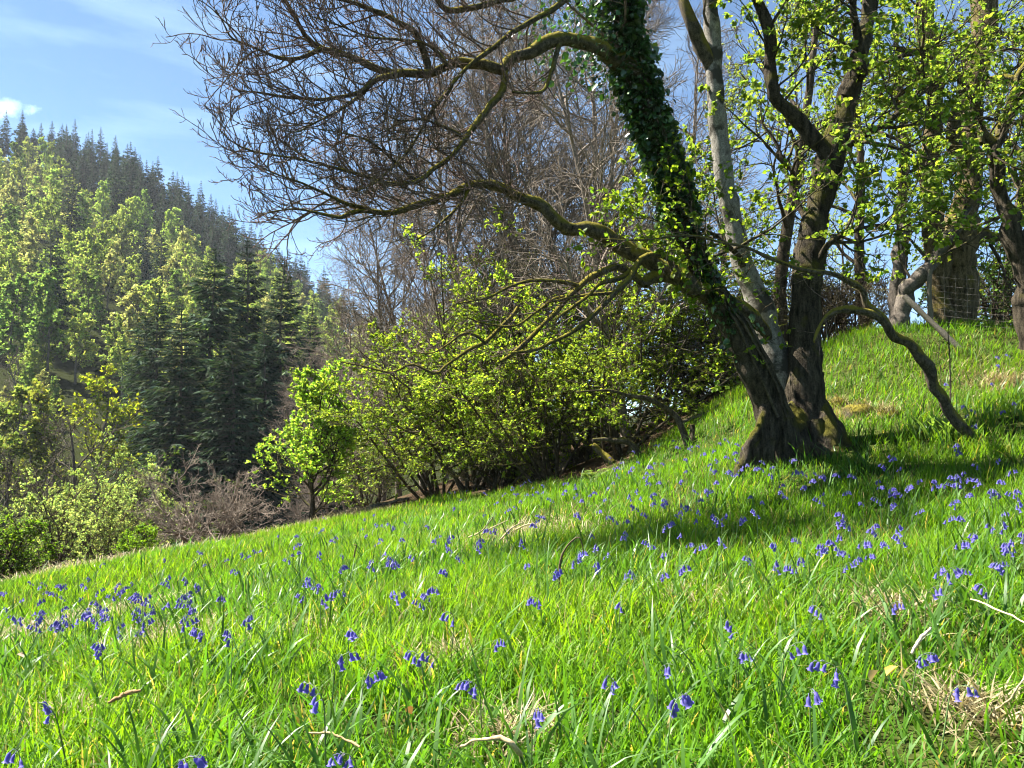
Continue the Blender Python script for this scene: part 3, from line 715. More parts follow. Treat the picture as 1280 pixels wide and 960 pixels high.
    # fresh shoots round the lower stems
    for (x, y, d, n) in [(850, 235, 7.0, 9), (800, 260, 6.9, 8), (770, 262, 6.9, 6), (880, 330, 7.2, 5), (915, 300, 7.6, 6), (950, 300, 7.6, 5), (960, 230, 7.8, 5), (1020, 260, 7.6, 4), (1000, 350, 7.6, 4), (905, 460, 7.2, 2)]:
        c = P(x, y, d); s0 = np.stack([c + rng.normal(0, .12, 3) + np.array([0, .1, -.15]) for _ in range(n)])
        dd = norm(rng.normal(size=(n, 3)) * np.array([1, .7, .6]) + np.array([0, -.2, .5]))
        pp = s0[:, None] + dd[:, None] * np.linspace(0, .5, 8)[None, :, None] * rng.uniform(.5, 1.3, (n, 1, 1))
        pp = pp + .02 * rng.normal(size=pp.shape).cumsum(1) * .5
        rr = np.broadcast_to(np.linspace(.005, .002, 8), (n, 8)); tubes(lt, pp, rr, 4)
        p2, r2 = spawn(rng, pp, rr, 5, .2, 1, .45, .8, 5, up=.02, wig=.15, rf=.01, re=.0015, tl=.3); tubes(lt, p2, r2, 3)
        B, D = along(rng, p2, 6, .2, 1); D = norm(D + .7 * rng.normal(size=D.shape)); leaves(rng, fo, B, D, .048, (.135, .21, .02), .2, droop=.25, wr=.38)
    tag(lt.build('leafy_twigs', M['bark_dark'], T), kind='stuff'); tag(fo.build('foliage', M['leaf'], T), kind='stuff')
    # ivy on the leaning stem -------------------------------------------------
    p, r = limb(S1, 200, .2)
    I = empty('ivy', tuple(p[60]), True); tag(I, 'dark glossy ivy clothing the leaning left stem of the big tree', 'ivy')
    iv = MB(); n = 15000
    t = rng.integers(38, 165, n); a = rng.uniform(0, 2 * pi, n)
    prof = np.interp(t, [50, 75, 100, 118, 140, 165], [.015, .05, .09, .22, .34, .30])
    left = np.clip(-np.cos(a) * .8 - np.sin(a) * .2, 0, 1)
    lump = .35 + 1.2 * sstep(-.25, .45, fbm(np.stack([p[t][:, 2] * 1.8, a * .9, np.zeros(n)], 1), 2))
    off = prof * np.minimum(rng.gamma(1.3, .5, n), 1.5) * (.28 + 1.15 * left) * lump
    ok = (t > 78) | (fbm(np.stack([p[t][:, 2] * 3, a * 1.6, np.ones(n)], 1), 2) > .16 + .3 * (78 - t) / 40)
    t, a, off, left = t[ok], a[ok], off[ok], left[ok]; n = len(t)
    rr = r[t] + .015 + off
    B = p[t] + np.stack([np.cos(a) * rr, np.sin(a) * rr * .8, rng.normal(0, .08, n) - .25 * off], 1)
    D = norm(np.stack([np.cos(a), np.sin(a), np.full(n, -.6)], 1) + .6 * rng.normal(size=(n, 3)))
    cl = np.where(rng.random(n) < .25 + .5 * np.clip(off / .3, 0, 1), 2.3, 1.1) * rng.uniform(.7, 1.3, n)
    leaves(rng, iv, B, D, .06 * rng.choice([.6, .8, 1, 1.25], n), (.026, .050, .016), .25, droop=.2, wr=.42, clump=cl, nup=.3)
    tag(iv.build('leaves', M['ivy'], I), kind='stuff')
    iv = MB()
    for k in range(7):
        a0 = rng.uniform(0, 6.28); idx = np.arange(20, 150, 4); aa = a0 + .5 * np.sin(idx * .05 + k); q = p[idx] + np.stack([np.cos(aa) * (r[idx] + .015), np.sin(aa) * (r[idx] + .015), np.zeros(len(idx))], 1)
        tubes(iv, q, np.linspace(.016, .006, len(idx)), 6, rough=.2)
    iv.build('stems', M['bark_dark'], I)
build_big_tree()

# ------------------------------------------------------------------ generic plants
def sub_children(mbw, mbl, T, wmat, lmat, lname='foliage', wname='branches'):
    if mbw is not None and mbw.n: tag(mbw.build(wname, wmat, T))
    if mbl is not None and mbl.n: tag(mbl.build(lname, lmat, T))

def broadleaf(name, seed, h, trunk_r, spread, lcol, lsize, nleaf=5, wm='bark_dark', lm='leaf', k=(12, 7, 5), up=.06, clear=.2, hi=False, hide=0., stems=1, droop=.15, tw_r=.003, ang=.9, wig=.14, leanv=(0, 0), flat=1.0, bare=0.0, nup=.7):
    """trunk, limbs, branches, twigs and leaves; returns the thing at the origin"""
    rng = np.random.default_rng(seed); T = empty(name)
    tr = MB(); br = MB(); lf = MB()
    P0 = []; R0 = []
    for s in range(stems):
        n = 14; d = np.array([leanv[0], leanv[1], 1.0]) + (0 if stems == 1 else rng.normal(size=3) * np.array([.5, .5, .0])); d = norm(d); q = np.zeros((n, 3))
        if stems > 1: q[0] = np.array([*rng.normal(0, .12 * spread, 2), 0])
        q[0, 2] = -.15
        hh = h * (.92 if stems == 1 else rng.uniform(.55, .95))
        for j in range(1, n):
            d = norm(d + rng.normal(size=3) * .06 + np.array([0, 0, .03 if stems == 1 else -.0])); q[j] = q[j - 1] + d * hh / (n - 1)
        P0.append(q); R0.append(np.linspace(trunk_r, trunk_r * .12, n) * (1 + .5 * np.exp(-np.arange(n) * 1.2)))
    P0 = np.array(P0); R0 = np.array(R0)
    tubes(tr, P0, R0, 8 if not hi else 12, rough=.12, freq=4)
    p1, r1 = spawn(rng, P0, R0, k[0], clear, .98, spread, ang, 10, up=up, wig=wig, rf=.02, re=tw_r * 1.6, rel=False, tl=.55)
    p2, r2 = spawn(rng, p1, r1, k[1], .2, 1, .5, .8, 7, up=up * .7, wig=wig * (.5 + .5 * flat), rf=.016, re=tw_r * 1.3, tl=.45, flat=flat)
    p3, r3 = spawn(rng, p2, r2, k[2], .2, 1, .5, .8, 5, up=up * .5, wig=wig * (.5 + .5 * flat), rf=.014, re=tw_r, tl=.4, flat=flat)
    tubes(br, p1, r1, 5); tubes(br, p2, r2, 4); tubes(br, p3, r3, 3)
    if lcol is not None:
        B, D = along(rng, p3, nleaf, .45, 1.0); D = norm(D + .8 * rng.normal(size=D.shape))
        cl = np.repeat(rng.uniform(.72, 1.32, len(p2)), k[2] * nleaf)
        cl = cl * np.repeat(rng.uniform(.8, 1.22, len(p1)), k[1] * k[2] * nleaf)
        kp = np.repeat(rng.random(len(p1)) >= bare, k[1] * k[2] * nleaf) & (rng.random(len(B)) < np.repeat(rng.uniform(.4, 1.3, len(p2)), k[2] * nleaf))
        leaves(rng, lf, B[kp], D[kp], lsize * rng.choice([.6, .85, 1, 1.2], kp.sum()), lcol, .2, droop=droop, wr=.36, hi=hi, clump=cl[kp], nup=nup)
    tr.build('trunk' if stems == 1 else 'stems', M[wm], T)
    br.build('branches', M[wm], T)
    if lcol is not None: lf.build('foliage', M[lm], T)
    return T

def conifer(name, seed, h, R, col, levels, per, sprays, ssize, clear=.05, trunk=.22, nw=.11):
    rng = np.random.default_rng(seed); T = empty(name); tr = MB(); cr = MB()
    z = np.linspace(-.5, h, 12); q = np.stack([.15 * np.sin(z * .3 + seed), .15 * np.cos(z * .21), z], 1)
    tubes(tr, q, np.linspace(trunk, .02, 12), 7)
    P1 = []; 
    for i in range(levels):
        t = clear + (1 - clear) * ((i + rng.random()) / levels) ** .92
        L = R * (1 - t) ** .85 * rng.uniform(.65, 1.2) + .12
        n = max(3, int(per * (1 - .4 * t))); a0 = rng.uniform(0, 6.3)
        for j in range(n):
            a = a0 + j * 2 * pi / n + rng.normal(0, .25); l = L * rng.uniform(.5, 1.2); s = np.linspace(0, 1, 6)
            drop = (.12 - .45 * s + .25 * s * s) * l * (1.3 - t) + .35 * t * l * s
            P1.append(np.stack([np.cos(a) * l * s, np.sin(a) * l * s, t * h + drop], 1))
    P1 = np.array(P1); tubes(tr, P1, np.broadcast_to(np.linspace(.035, .008, 6), (len(P1), 6)), 3)
    B, D = along(rng, P1, sprays, .1, 1.0)
    side = norm(np.cross(D, np.array([0, 0, 1.]))) * rng.choice([-1, 1], len(B))[:, None]
    D = norm(D * .8 + side * rng.uniform(0, .9, (len(B), 1)) + np.array([0, 0, -.3]) + .2 * rng.normal(size=D.shape))
    ln = np.repeat(np.linalg.norm(P1[:, -1] - P1[:, 0], axis=1), sprays)
    cl = np.repeat(rng.uniform(.65, 1.4, len(P1)), sprays)
    leaves(rng, cr, B, D, np.clip(ln * .42, .16, ssize), col, .22, wr=nw, hi=False, nup=.3, droop=.3, clump=cl)
    zt = np.linspace(.93, 1.0, 5) * h
    tubes(cr, np.stack([np.full(5, q[-1, 0]), np.full(5, q[-1, 1]), zt + .25], 1), np.linspace(.09, .02, 5), 4, np.array(col))
    tr.build('trunk', M['bark_grey'], T); cr.build('crown', M['needle'], T)
    return T

def place(T, x, y, rz, sc, label, cat, group=None, sink=.05, scz=None):
    T.location = (x, y, Hs(x, y) - sink); T.rotation_euler = (0, 0, rz); T.scale = (sc, sc, scz or sc)
    return tag(T, label, cat, group)

class Pool:
    """hands out the prototype first and copies after that"""
    def __init__(s, protos): s.p = protos; s.u = [False] * len(protos)
    def get(s, i):
        i %= len(s.p)
        if s.u[i]: return copy_tree(s.p[i])
        s.u[i] = True; return s.p[i]
    def drop_unused(s):
        for i, t in enumerate(s.p):
            if not s.u[i]:
                for c in list(t.children): bpy.data.objects.remove(c)
                bpy.data.objects.remove(t)

# ------------------------------------------------------------------ wooded hill across the valley
def build_hill():
    rng = np.random.default_rng(9)
    con = Pool([conifer('spruce_tree', 40 + i, 19, R, c, 40, 7, 15, 1.2, .12, nw=.2) for i, (R, c) in enumerate([(3.7, (.036, .056, .04)), (3.2, (.042, .062, .046)), (4.2, (.032, .052, .034))])])
    lar = Pool([broadleaf('woodland_tree', 50 + i, h, .2, sp, c, ls, 11, 'bark_grey', lm='leaf_far', k=(30, 6, 5), up=.05, clear=.2, tw_r=.012, ang=1.15, wig=.1) for i, (h, sp, c, ls) in enumerate(
        [(16, 3.4, (.215, .27, .09), .32), (14, 3.7, (.24, .285, .10), .32), (17, 3.0, (.185, .25, .085), .32), (13, 4.0, (.27, .28, .15), .34), (15, 2.9, (.125, .19, .065), .36)])])
    n = 0
    rows = np.concatenate([np.arange(116, 298, 11), [300, 308]])
    for ri, yy in enumerate(rows):
        ridge = yy > 296
        sp = 4.8 if ridge else 5.6 + yy * .012
        us = np.arange(-.86 * yy, -.12 * yy, sp)
        for x in us:
            xx = x + rng.normal(0, sp * .3); y2 = yy + rng.normal(0, 4)
            u = xx / y2
            if u < -.80 or u > -.12: continue
            # behind the near spruces and thicket nothing shows low down
            if u > -.30 and y2 < 150: continue
            if u > -.22 and not ridge and rng.random() < .6: continue
            top = yy / 300.0
            wob = .06 * math.sin(u * 17) + .04 * math.sin(u * 41 + 2)
            pc = float(sstep(.76 + wob, .90 + wob, top))
            if -.62 < u < -.56 and y2 < 125: pc = max(pc, .5)
            pc = max(pc, .06)
            g = rng.random()
            if g < pc:
                o = con.get(int(rng.integers(0, 3))); s = rng.uniform(.8, 1.2) * (.95 if ridge else 1)
                lb = ('dark spruce standing on the skyline ridge of the hill', 'spruces along the skyline') if top > .9 else ('dark spruce among pale green trees on the wooded hillside', 'spruces on the hillside')
                place(o, xx, y2, rng.uniform(0, 6.3), s, lb[0], 'spruce', lb[1], .3, s * rng.uniform(.9, 1.15))
            else:
                o = lar.get(int(rng.integers(0, 5))); s = rng.uniform(.75, 1.12)
                lb = ('pale green spring tree high on the far hillside', 'pale green trees high on the hillside') if yy > 190 else ('yellow green spring tree on the lower slope of the hill', 'yellow green trees on the lower slope')
                place(o, xx, y2, rng.uniform(0, 6.3), s, lb[0], 'tree', lb[1], .3, s * rng.uniform(.9, 1.2))
            n += 1
    for px, d in ((5, 98), (22, 92), (38, 101), (52, 95), (70, 102), (-15, 96)):
        place(lar.get(int(rng.integers(0, 5))), at_px(px, d), d, rng.uniform(0, 6), rng.uniform(.3, .5), 'low young tree filling the gaps under the taller hillside trees', 'tree', 'young trees under the hillside wood', .3)
    for k in range(70):
        y2 = rng.uniform(78, 120) if k < 45 else rng.uniform(125, 200); x = rng.uniform(-.8, -.30) * y2
        o = lar.get(int(rng.integers(0, 5))); s = rng.uniform(.28, .5)
        place(o, x, y2, rng.uniform(0, 6.3), s, 'low young tree filling the gaps under the taller hillside trees', 'tree', 'young trees under the hillside wood', .3)
    print('hill trees', n)
build_hill()


# ------------------------------------------------------------------ valley bottom, left
def build_valley():
    rng = np.random.default_rng(21)
    sp = Pool([conifer('spruce_tree', 60 + i, 25, R, c, 62, 8, 34, .9, .03, .3) for i, (R, c) in enumerate([(6.2, (.036, .058, .032)), (4.8, (.030, .050, .030)), (5.4, (.042, .064, .038))])])
    for px, d, top, lb in [(264, 66, 298, 'tallest dark spruce of the near group with a broad drooping skirt'), (196, 74, 350, 'dark spruce at the left side of the near group'), (306, 72, 290, 'slender dark spruce just right of the tallest one'),
                          (352, 70, 315, 'grey green spruce at the right end of the near group'), (225, 60, 375, 'lower dark spruce in front of the tallest one'), (290, 58, 400, 'low bushy spruce below the slender one'), (330, 62, 380, 'short spruce behind the round green tree'),
                          (388, 74, 372, 'grey spruce half hidden behind bare twigs'), (178, 84, 385, 'spruce rising behind the yellow green tree')]:
        x = at_px(px, d); sc = (P(px, top, d)[2] - Hs(x, d)) / 25.2
        place(sp.get(int(rng.integers(0, 3))), x, d, rng.uniform(0, 6), sc * rng.uniform(1, 1.25), lb, 'spruce', 'near spruces in the valley', .5, sc)
    G = (.115, .155, .062)
    def bush(seed, px, d, top, spr, col, ls, lb, cat='shrub', name='shrub', **kw):
        x = at_px(px, d); h = (P(px, top, d)[2] - Hs(x, d)) / (1.12 if kw.get('stems', 1) == 1 else .84)
        T = broadleaf(name, seed, h, kw.pop('tr', .06), spr, col, ls, **kw); place(T, x, d, rng.uniform(0, 6), 1, lb, cat); return T
    bush(201, 28, 26, 552, 2.3, (.20, .255, .10), .065, 'grey green willow shrub at the far left above the yellow bush', stems=5, k=(9, 7, 5), nleaf=15, clear=.06, tw_r=.005, lm='leaf_far')
    bush(202, 108, 23.5, 580, 1.8, (.205, .255, .11), .055, 'grey green willow shrub left of the small bright bush', stems=6, k=(9, 7, 5), nleaf=16, clear=.05, tw_r=.005, lm='leaf_far')
    bush(203, 146, 27, 585, 1.8, (.20, .255, .10), .06, 'smaller willow shrub behind the small bright bush', stems=4, k=(8, 6, 5), nleaf=15, clear=.06, tw_r=.005, lm='leaf_far')
    bush(211, 75, 30, 570, 2.2, (.205, .26, .10), .07, 'pale willow shrub between two others at the left', stems=4, k=(8, 7, 5), nleaf=15, clear=.06, tw_r=.005, lm='leaf_far')
    bush(204, 8, 17.5, 632, 1.0, (.085, .16, .014), .055, 'bright green thorn bush at the left edge of the photo', stems=6, k=(10, 8, 6), nleaf=6, clear=.05, tw_r=.004)
    bush(205, 181, 17.5, 656, .55, (.10, .18, .014), .04, 'small bright green bush alone on the field edge', stems=6, k=(9, 7, 6), nleaf=6, clear=.05, tw_r=.003)
    bush(206, 262, 22.5, 562, 1.5, None, 0, 'leafless brown bush left of the round green tree', stems=8, k=(9, 8, 7), clear=.08, tw_r=.0055, wm='bark_brown', up=.02, ang=1.0)
    bush(217, 470, 27, 500, 1.8, (.22, .27, .09), .06, 'pale soft green bush between the round green tree and the hazels', stems=5, k=(9, 7, 5), nleaf=12, clear=.08, tw_r=.005, lm='leaf_far')
    bush(207, 85, 34, 462, 3.2, None, 0, 'bare grey tree below the yellow green tree', cat='tree', name='tree', wm='bark_grey', tr=.2, k=(14, 8, 7), clear=.25, tw_r=.010, up=.05)
    bush(208, 12, 35, 440, 3.4, None, 0, 'bare grey tree at the far left', cat='tree', name='tree', wm='bark_grey', tr=.2, k=(14, 8, 7), clear=.25, tw_r=.010, up=.05)
    bush(212, 40, 78, 405, 4, None, 0, 'small bare tree in front of the dark wood edge', cat='tree', name='tree', wm='bark_grey', tr=.2, k=(14, 8, 6), clear=.2, tw_r=.02, up=.05)
    bush(209, 118, 62, 430, 4.6, (.17, .20, .02), .28, 'yellow green tree at the foot of the hill', cat='tree', name='tree', lm='leaf_far', wm='bark_grey', tr=.22, k=(18, 8, 6), nleaf=5, clear=.3, tw_r=.012)
    bush(213, 66, 58, 455, 4.2, (.14, .16, .04), .3, 'yellow green tree behind the bare grey trees', cat='tree', name='tree', lm='leaf_far', wm='bark_grey', tr=.22, k=(16, 8, 6), nleaf=5, clear=.25, tw_r=.012)
    bush(214, 2, 56, 440, 4.2, (.12, .155, .045), .3, 'pale green tree at the far left above the bare tree', cat='tree', name='tree', lm='leaf_far', wm='bark_grey', tr=.22, k=(16, 8, 6), nleaf=5, clear=.25, tw_r=.012)
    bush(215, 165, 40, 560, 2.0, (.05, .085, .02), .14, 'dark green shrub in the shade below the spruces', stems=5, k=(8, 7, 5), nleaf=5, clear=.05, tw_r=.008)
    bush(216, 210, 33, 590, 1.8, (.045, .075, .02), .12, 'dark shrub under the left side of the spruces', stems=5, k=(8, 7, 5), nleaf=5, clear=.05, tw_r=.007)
    # the round young tree standing on the field edge
    T = broadleaf('tree', 231, 4.0, .085, 2.0, (.165, .26, .04), .075, 18, 'bark_dark', k=(34, 8, 6), up=.08, clear=.08, hi=False, tw_r=.004, ang=.95, leanv=(.02, 0))
    place(T, at_px(393, 20.3), 20.3, .6, 1, 'round bright green young tree standing alone on the field edge', 'tree')
build_valley()

# ------------------------------------------------------------------ thicket in the middle
def build_thicket():
    rng = np.random.default_rng(31)
    HZ = (.165, .235, .03)
    hz = Pool([broadleaf('hazel_shrub', 70 + i, h, .045, 1.6, HZ, .064, 11, 'bark_dark', stems=11, k=(9, 7, 5), up=.02, clear=.24, hi=False, tw_r=.0035, ang=1.2, flat=.22, bare=.22, nup=1.6) for i, h in enumerate((6.0, 5.2, 6.8))])
    for px, d, sc, lb in [(548, 19.5, .95, 'hazel shrub at the left end of the thicket'), (592, 17.5, 1.0, 'leafy hazel above the low dark hollow'), (640, 18.5, 1.05, 'leafy hazel behind the pale dead grass clump'),
                          (688, 14.6, .78, 'bright hazel in front of the middle of the thicket'), (735, 16.0, 1.0, 'hazel in the middle of the thicket below the mossy limb'), (778, 13.6, .72, 'bright hazel over the arching dark stems'), (836, 15.5, .85, 'thin hazel left of the big trunk'), (640, 20.5, 1.1, 'tall hazel at the back of the thicket in the middle'), (620, 15.6, .5, 'low pale sapling at the meadow edge below the thicket')]:
        place(hz.get(int(rng.integers(0, 3))), at_px(px, d), d, rng.uniform(0, 6), sc, lb, 'shrub', 'hazel shrubs of the thicket')
    bt = Pool([broadleaf('tree', 80 + i, h, r, sp, None, 0, 0, 'bark_brown', k=(32, 11, 10), up=.05, clear=.12, hi=False, tw_r=.0042, ang=.95, wig=.15, leanv=lv) for i, (h, r, sp, lv) in enumerate([(13, .10, 3.8, (-.12, 0)), (14, .10, 3.6, (.0, 0)), (11, .085, 3.4, (-.22, 0))])])
    for px, d, i, sc, lb in [(655, 18.5, 0, 1.0, 'bare tree with a dark leaning trunk behind the long mossy limb'), (705, 17.5, 1, 1.0, 'bare tree with an upright trunk left of the ivy'), (742, 18.5, 2, 1.05, 'bare tree close behind the ivy covered stem'), (600, 19, 0, 1.0, 'bare tree in the middle of the bare wood'),
                             (530, 23, 2, 1.0, 'bare tree at the left of the bare wood'), (480, 27, 1, .8, 'bare tree behind the hazels on the left'), (640, 24, 1, 1.1, 'tall bare tree deep in the wood'), (560, 28, 0, 1.0, 'bare tree far back above the hazels'), (770, 22, 0, 1.1, 'bare tree deep in the wood behind the ivy'), (440, 33, 2, .8, 'low bare tree at the left end of the bare wood'), (690, 20, 2, 1.0, 'bare leaning tree behind the middle hazels'), (580, 21.5, 2, .9, 'low bare tree with drooping twigs above the hazels'), (500, 23, 0, .75, 'low bare tree behind the round green tree'), (820, 20, 1, .9, 'bare tree between the ivy and the pale stem'), (785, 14.8, 2, .95, 'bare many twigged tree nearest behind the ivy'), (660, 21, 0, 1.05, 'bare tree filling the gap above the middle hazels'), (455, 29, 0, .8, 'bare tree above the pale soft bush'), (418, 30, 2, .62, 'low bare tree leaning over behind the round green tree'), (400, 38, 0, .75, 'bare tree at the edge of the spruces')]:
        place(bt.get(i), at_px(px, d), d, rng.uniform(-.5, .5), sc, lb, 'tree', 'bare trees behind the thicket')
    # arching dark stems at the foot of the thicket
    def stem(pts, lb, name, cat, m='bark_dark'):
        p, r = limb(pts, 30); b = p[0]; mb = MB(); p = p.copy(); tubes(mb, p, r, 10, rough=.25, freq=7, cap=True)
        o = mb.build(name, M[m]); tag(o, lb, cat); return o
    g = hit(858, 556); d = g[1]
    stem([(862, 575, d, .06), (858, 552, d, .055), (850, 532, d, .048), (838, 515, d, .042), (815, 500, d - .1, .036), (790, 495, d - .2, .03), (760, 488, d - .3, .02), (720, 490, d - .4, .01)], 'dark leafless stem arching left from the grass near the big tree', 'bent_sapling', 'stem')
    stem([(869, 570, d + .1, .05), (866, 550, d + .1, .045), (864, 530, d + .1, .035)], 'short broken dark stump beside the arching stem', 'stump', 'stump')
    g = hit(795, 575); d = g[1]
    stem([(806, 578, d, .06), (797, 562, d, .055), (782, 552, d, .05), (762, 549, d, .04), (740, 550, d, .025)], 'low dark trunk bowed over the leaf litter', 'fallen_log', 'trunk')
    g = hit(765, 580); d = g[1]
    stem([(768, 578, d, .06), (755, 566, d + .1, .06), (742, 559, d + .2, .05)], 'short mossy log lying below the thicket', 'mossy_log', 'log', 'bark_limb')
    g = hit(875, 523); d = g[1]
    stem([(852, 527, d, .03), (872, 520, d, .03), (890, 512, d, .025), (905, 503, d + .1, .015)], 'pale fallen branch on the litter left of the big tree', 'fallen_branch', 'branch', 'bark_grey')
    g = hit(480, 632); d = g[1] - .2
    stem([(452, 640, d, .05), (470, 632, d, .05), (490, 628, d, .045), (512, 622, d, .03)], 'fallen grey branch at the foot of the hazels', 'fallen_branch', 'branch', 'bark_grey')
build_thicket()

# ------------------------------------------------------------------ right hand trees, sapling, fence
def build_right():
    rng = np.random.default_rng(41)
    def tree(name, lb, stems, limbs, lc, nl, seed, cat='tree', wm='bark', ls=.05, bias=(0, -.3, -.1), L1=1.7, k=(9, 6, 5), t0=.3):
        rng = np.random.default_rng(seed)
        b = P(*stems[0][0][:3]); T = empty(name, (b[0], b[1], Hs(b[0], b[1])), True); tag(T, lb, cat)
        br = MB(); lf = MB(); ps = []
        for s in stems:
            p, r = limb(s, 50); mb = MB(); tubes(mb, p, r, 18, rough=.16, freq=5); mb.build('trunk', M[wm], T); ps.append((p, r))
        for s in limbs:
            p, r = limb(s, 30); mb = MB(); tubes(mb, p, r, 10, rough=.22, freq=7); mb.build('limb', M['bark_limb'], T); ps.append((p, r))
        for p, r in ps:
            p1, r1 = spawn(rng, p, r, k[0], t0, 1, L1, 1.05, 10, up=.02, wig=.17, rf=.018, re=.004, rel=False, tl=.35, bias=bias)
            p2, r2 = spawn(rng, p1, r1, k[1], .15, 1, .5, .85, 7, up=.02, wig=.16, rf=.013, re=.003, tl=.4)
            p3, r3 = spawn(rng, p2, r2, k[2], .15, 1, .5, .8, 5, up=.01, wig=.14, rf=.012, re=.002, tl=.4)
            tubes(br, p1, r1, 5); tubes(br, p2, r2, 4); tubes(br, p3, r3, 3)
            if nl:
                B, D = along(rng, p3, nl, .55, 1); D = norm(D + .8 * rng.normal(size=D.shape)); cl = np.repeat(rng.uniform(.72, 1.3, len(p2)), k[2] * nl)
                leaves(rng, lf, B, D, ls, lc, .2, droop=.35, wr=.37, clump=cl)
        tag(br.build('branches', M['bark_dark'], T))
        if nl: tag(lf.build('foliage', M['leaf'], T))
        return T
    GL = (.15, .22, .035)
    d = 12.6
    tree('tree', 'thick ochre trunked tree standing behind the wire fence', [[(1196, 425, d, .36), (1196, 390, d, .30), (1196, 340, d, .28), (1201, 295, d, .26), (1208, 240, d, .2), (1212, 180, d, .19), (1216, 120, d, .17), (1226, 50, d, .2), (1232, -40, d, .16), (1240, -160, d, .08)],
                                                                [(1178, 420, d - .2, .25), (1176, 380, d - .2, .17), (1172, 330, d - .2, .17), (1166, 270, d - .2, .16), (1163, 200, d - .2, .15), (1168, 130, d - .2, .13), (1160, 50, d - .2, .16), (1150, -40, d - .3, .12), (1140, -150, d - .3, .06)]],
         [[(1207, 130, d, .14), (1225, 108, d - .4, .10), (1250, 102, d - .8, .085), (1290, 92, d - 1.2, .07)], [(1200, 185, d, .14), (1190, 178, d - .5, .12), (1196, 150, d - .8, .09), (1202, 110, d - 1, .075), (1195, 95, d - 1.1, .06), (1160, 68, d - 1.5, .05), (1120, 62, d - 1.8, .03)],
          [(1165, 140, d, .12), (1145, 130, d - .3, .08), (1120, 130, d - .6, .05), (1095, 122, d - .8, .03)], [(1172, 95, d, .1), (1140, 85, d - .2, .09), (1110, 75, d - .4, .06)], [(1212, 300, d, .1), (1235, 293, d, .08), (1265, 300, d, .06), (1300, 310, d, .04)]], GL, 8, 401, wm='bark_ochre')
    d = 12.0
    tree('tree', 'slim grey leaning tree beside the pale pole at the top of the bank', [[(1122, 428, d, .15), (1126, 400, d, .13), (1132, 365, d, .12), (1150, 345, d, .10), (1172, 318, d, .09), (1190, 290, d, .07), (1215, 260, d + .2, .04)],
                                                               [(1120, 425, d + .3, .14), (1122, 380, d + .3, .13), (1123, 330, d + .3, .11), (1128, 280, d + .4, .1), (1130, 200, d + .4, .08), (1125, 110, d + .4, .06), (1120, 20, d + .4, .03)]], [], (.125, .2, .025), 7, 402, 'tree', 'bark_grey', t0=.35, L1=1.5)
    d = 9.4
    tree('tree', 'dark crooked tree at the right edge of the photo', [[(1296, 430, d, .16), (1286, 370, d, .14), (1275, 320, d, .13), (1264, 285, d, .12), (1250, 245, d, .085), (1242, 200, d, .08), (1244, 175, d, .07), (1262, 155, d, .06), (1278, 120, d, .05), (1300, 80, d, .03)]],
         [[(1244, 178, d, .07), (1230, 170, d, .05), (1226, 180, d, .045)], [(1246, 170, d, .05), (1258, 140, d, .04), (1272, 100, d, .03), (1290, 60, d, .02)]], GL, 8, 403, L1=1.3)
    # two more trees behind the right canopy
    for i, (px, dd, h, lb) in enumerate([(1085, 17, 10, 'green tree seen in the gap between the right trees'), (975, 15, 11, 'thin tree with fine branches behind the pale stem'), (1250, 18, 12, 'leafy tree at the back right behind the thick trunk'), (905, 24, 11, 'tree behind the gap left of the pale stem'), (880, 34, 9, 'pale far tree between the thicket and the big trunk'), (945, 38, 10, 'pale far tree showing between the stems of the big tree'), (1040, 30, 9, 'pale far tree low behind the right stem')]):
        T = broadleaf('tree', 410 + i, h, .14, 2.6, (.17, .225, .05), .07, 7 if i != 1 else 5, 'bark_dark', k=(18, 8, 7), up=.04, clear=.22, tw_r=.005)
        place(T, at_px(px, dd), dd, i * 1.3, 1, lb, 'tree')
    for i, (px, dd, h, lb) in enumerate([(1245, 15, 2.6, 'dark evergreen shrub seen through the wire fence'), (1290, 16, 3.0, 'shrub at the right edge behind the fence'), (1070, 16, 2.0, 'low bare scrub on top of the bank beside the big tree'), (1030, 15, 2.4, 'bare scrub right behind the big trunk'), (905, 17, 2.4, 'pale bare scrub left behind the big trunk'), (945, 18, 2.6, 'bare scrub between the stems of the big tree'), (870, 20, 2.8, 'low bare scrub at the right end of the thicket'), (890, 26, 3.2, 'bare scrub far behind the leaning stem')]):
        T = broadleaf('shrub', 420 + i, h, .03, 1.3, (.05, .09, .025) if i < 2 else None, .07, 5, 'bark_dark' if i < 4 else 'bark_brown', stems=7, k=(8, 7, 5), up=.03, clear=.05, tw_r=.0045)
        place(T, at_px(px, dd), dd, i * 1.3, 1, lb, 'shrub')
    # leaning sapling in front
    g = hit(1216, 552); d = g[1]
    T = empty('leaning_sapling', (g[0], g[1], Hs(g[0], g[1])), True); tag(T, 'thin mossy leaning trunk with a long arm reaching across the big tree', 'sapling')
    main = [(1222, 562, d, .06), (1215, 548, d, .055), (1195, 520, d, .053), (1178, 498, d, .052), (1160, 465, d - .05, .05), (1145, 440, d - .1, .048), (1125, 425, d - .15, .045), (1105, 405, d - .2, .042), (1092, 388, d - .2, .036), (1084, 368, d - .2, .03), (1068, 354, d - .25, .027), (1045, 345, d - .3, .024), (1020, 340, d - .35, .022), (1000, 335, d - .4, .02), (960, 320, d - .45, .017), (930, 308, d - .5, .013), (900, 301, d - .5, .011), (860, 294, d - .5, .009), (800, 300, d - .5, .006), (750, 298, d - .5, .004)]
    p, r = limb(main, 80); mb = MB(); tubes(mb, p, r, 12, rough=.25, freq=9); mb.build('trunk', M['bark_limb'], T)
    br = MB(); lf = MB()
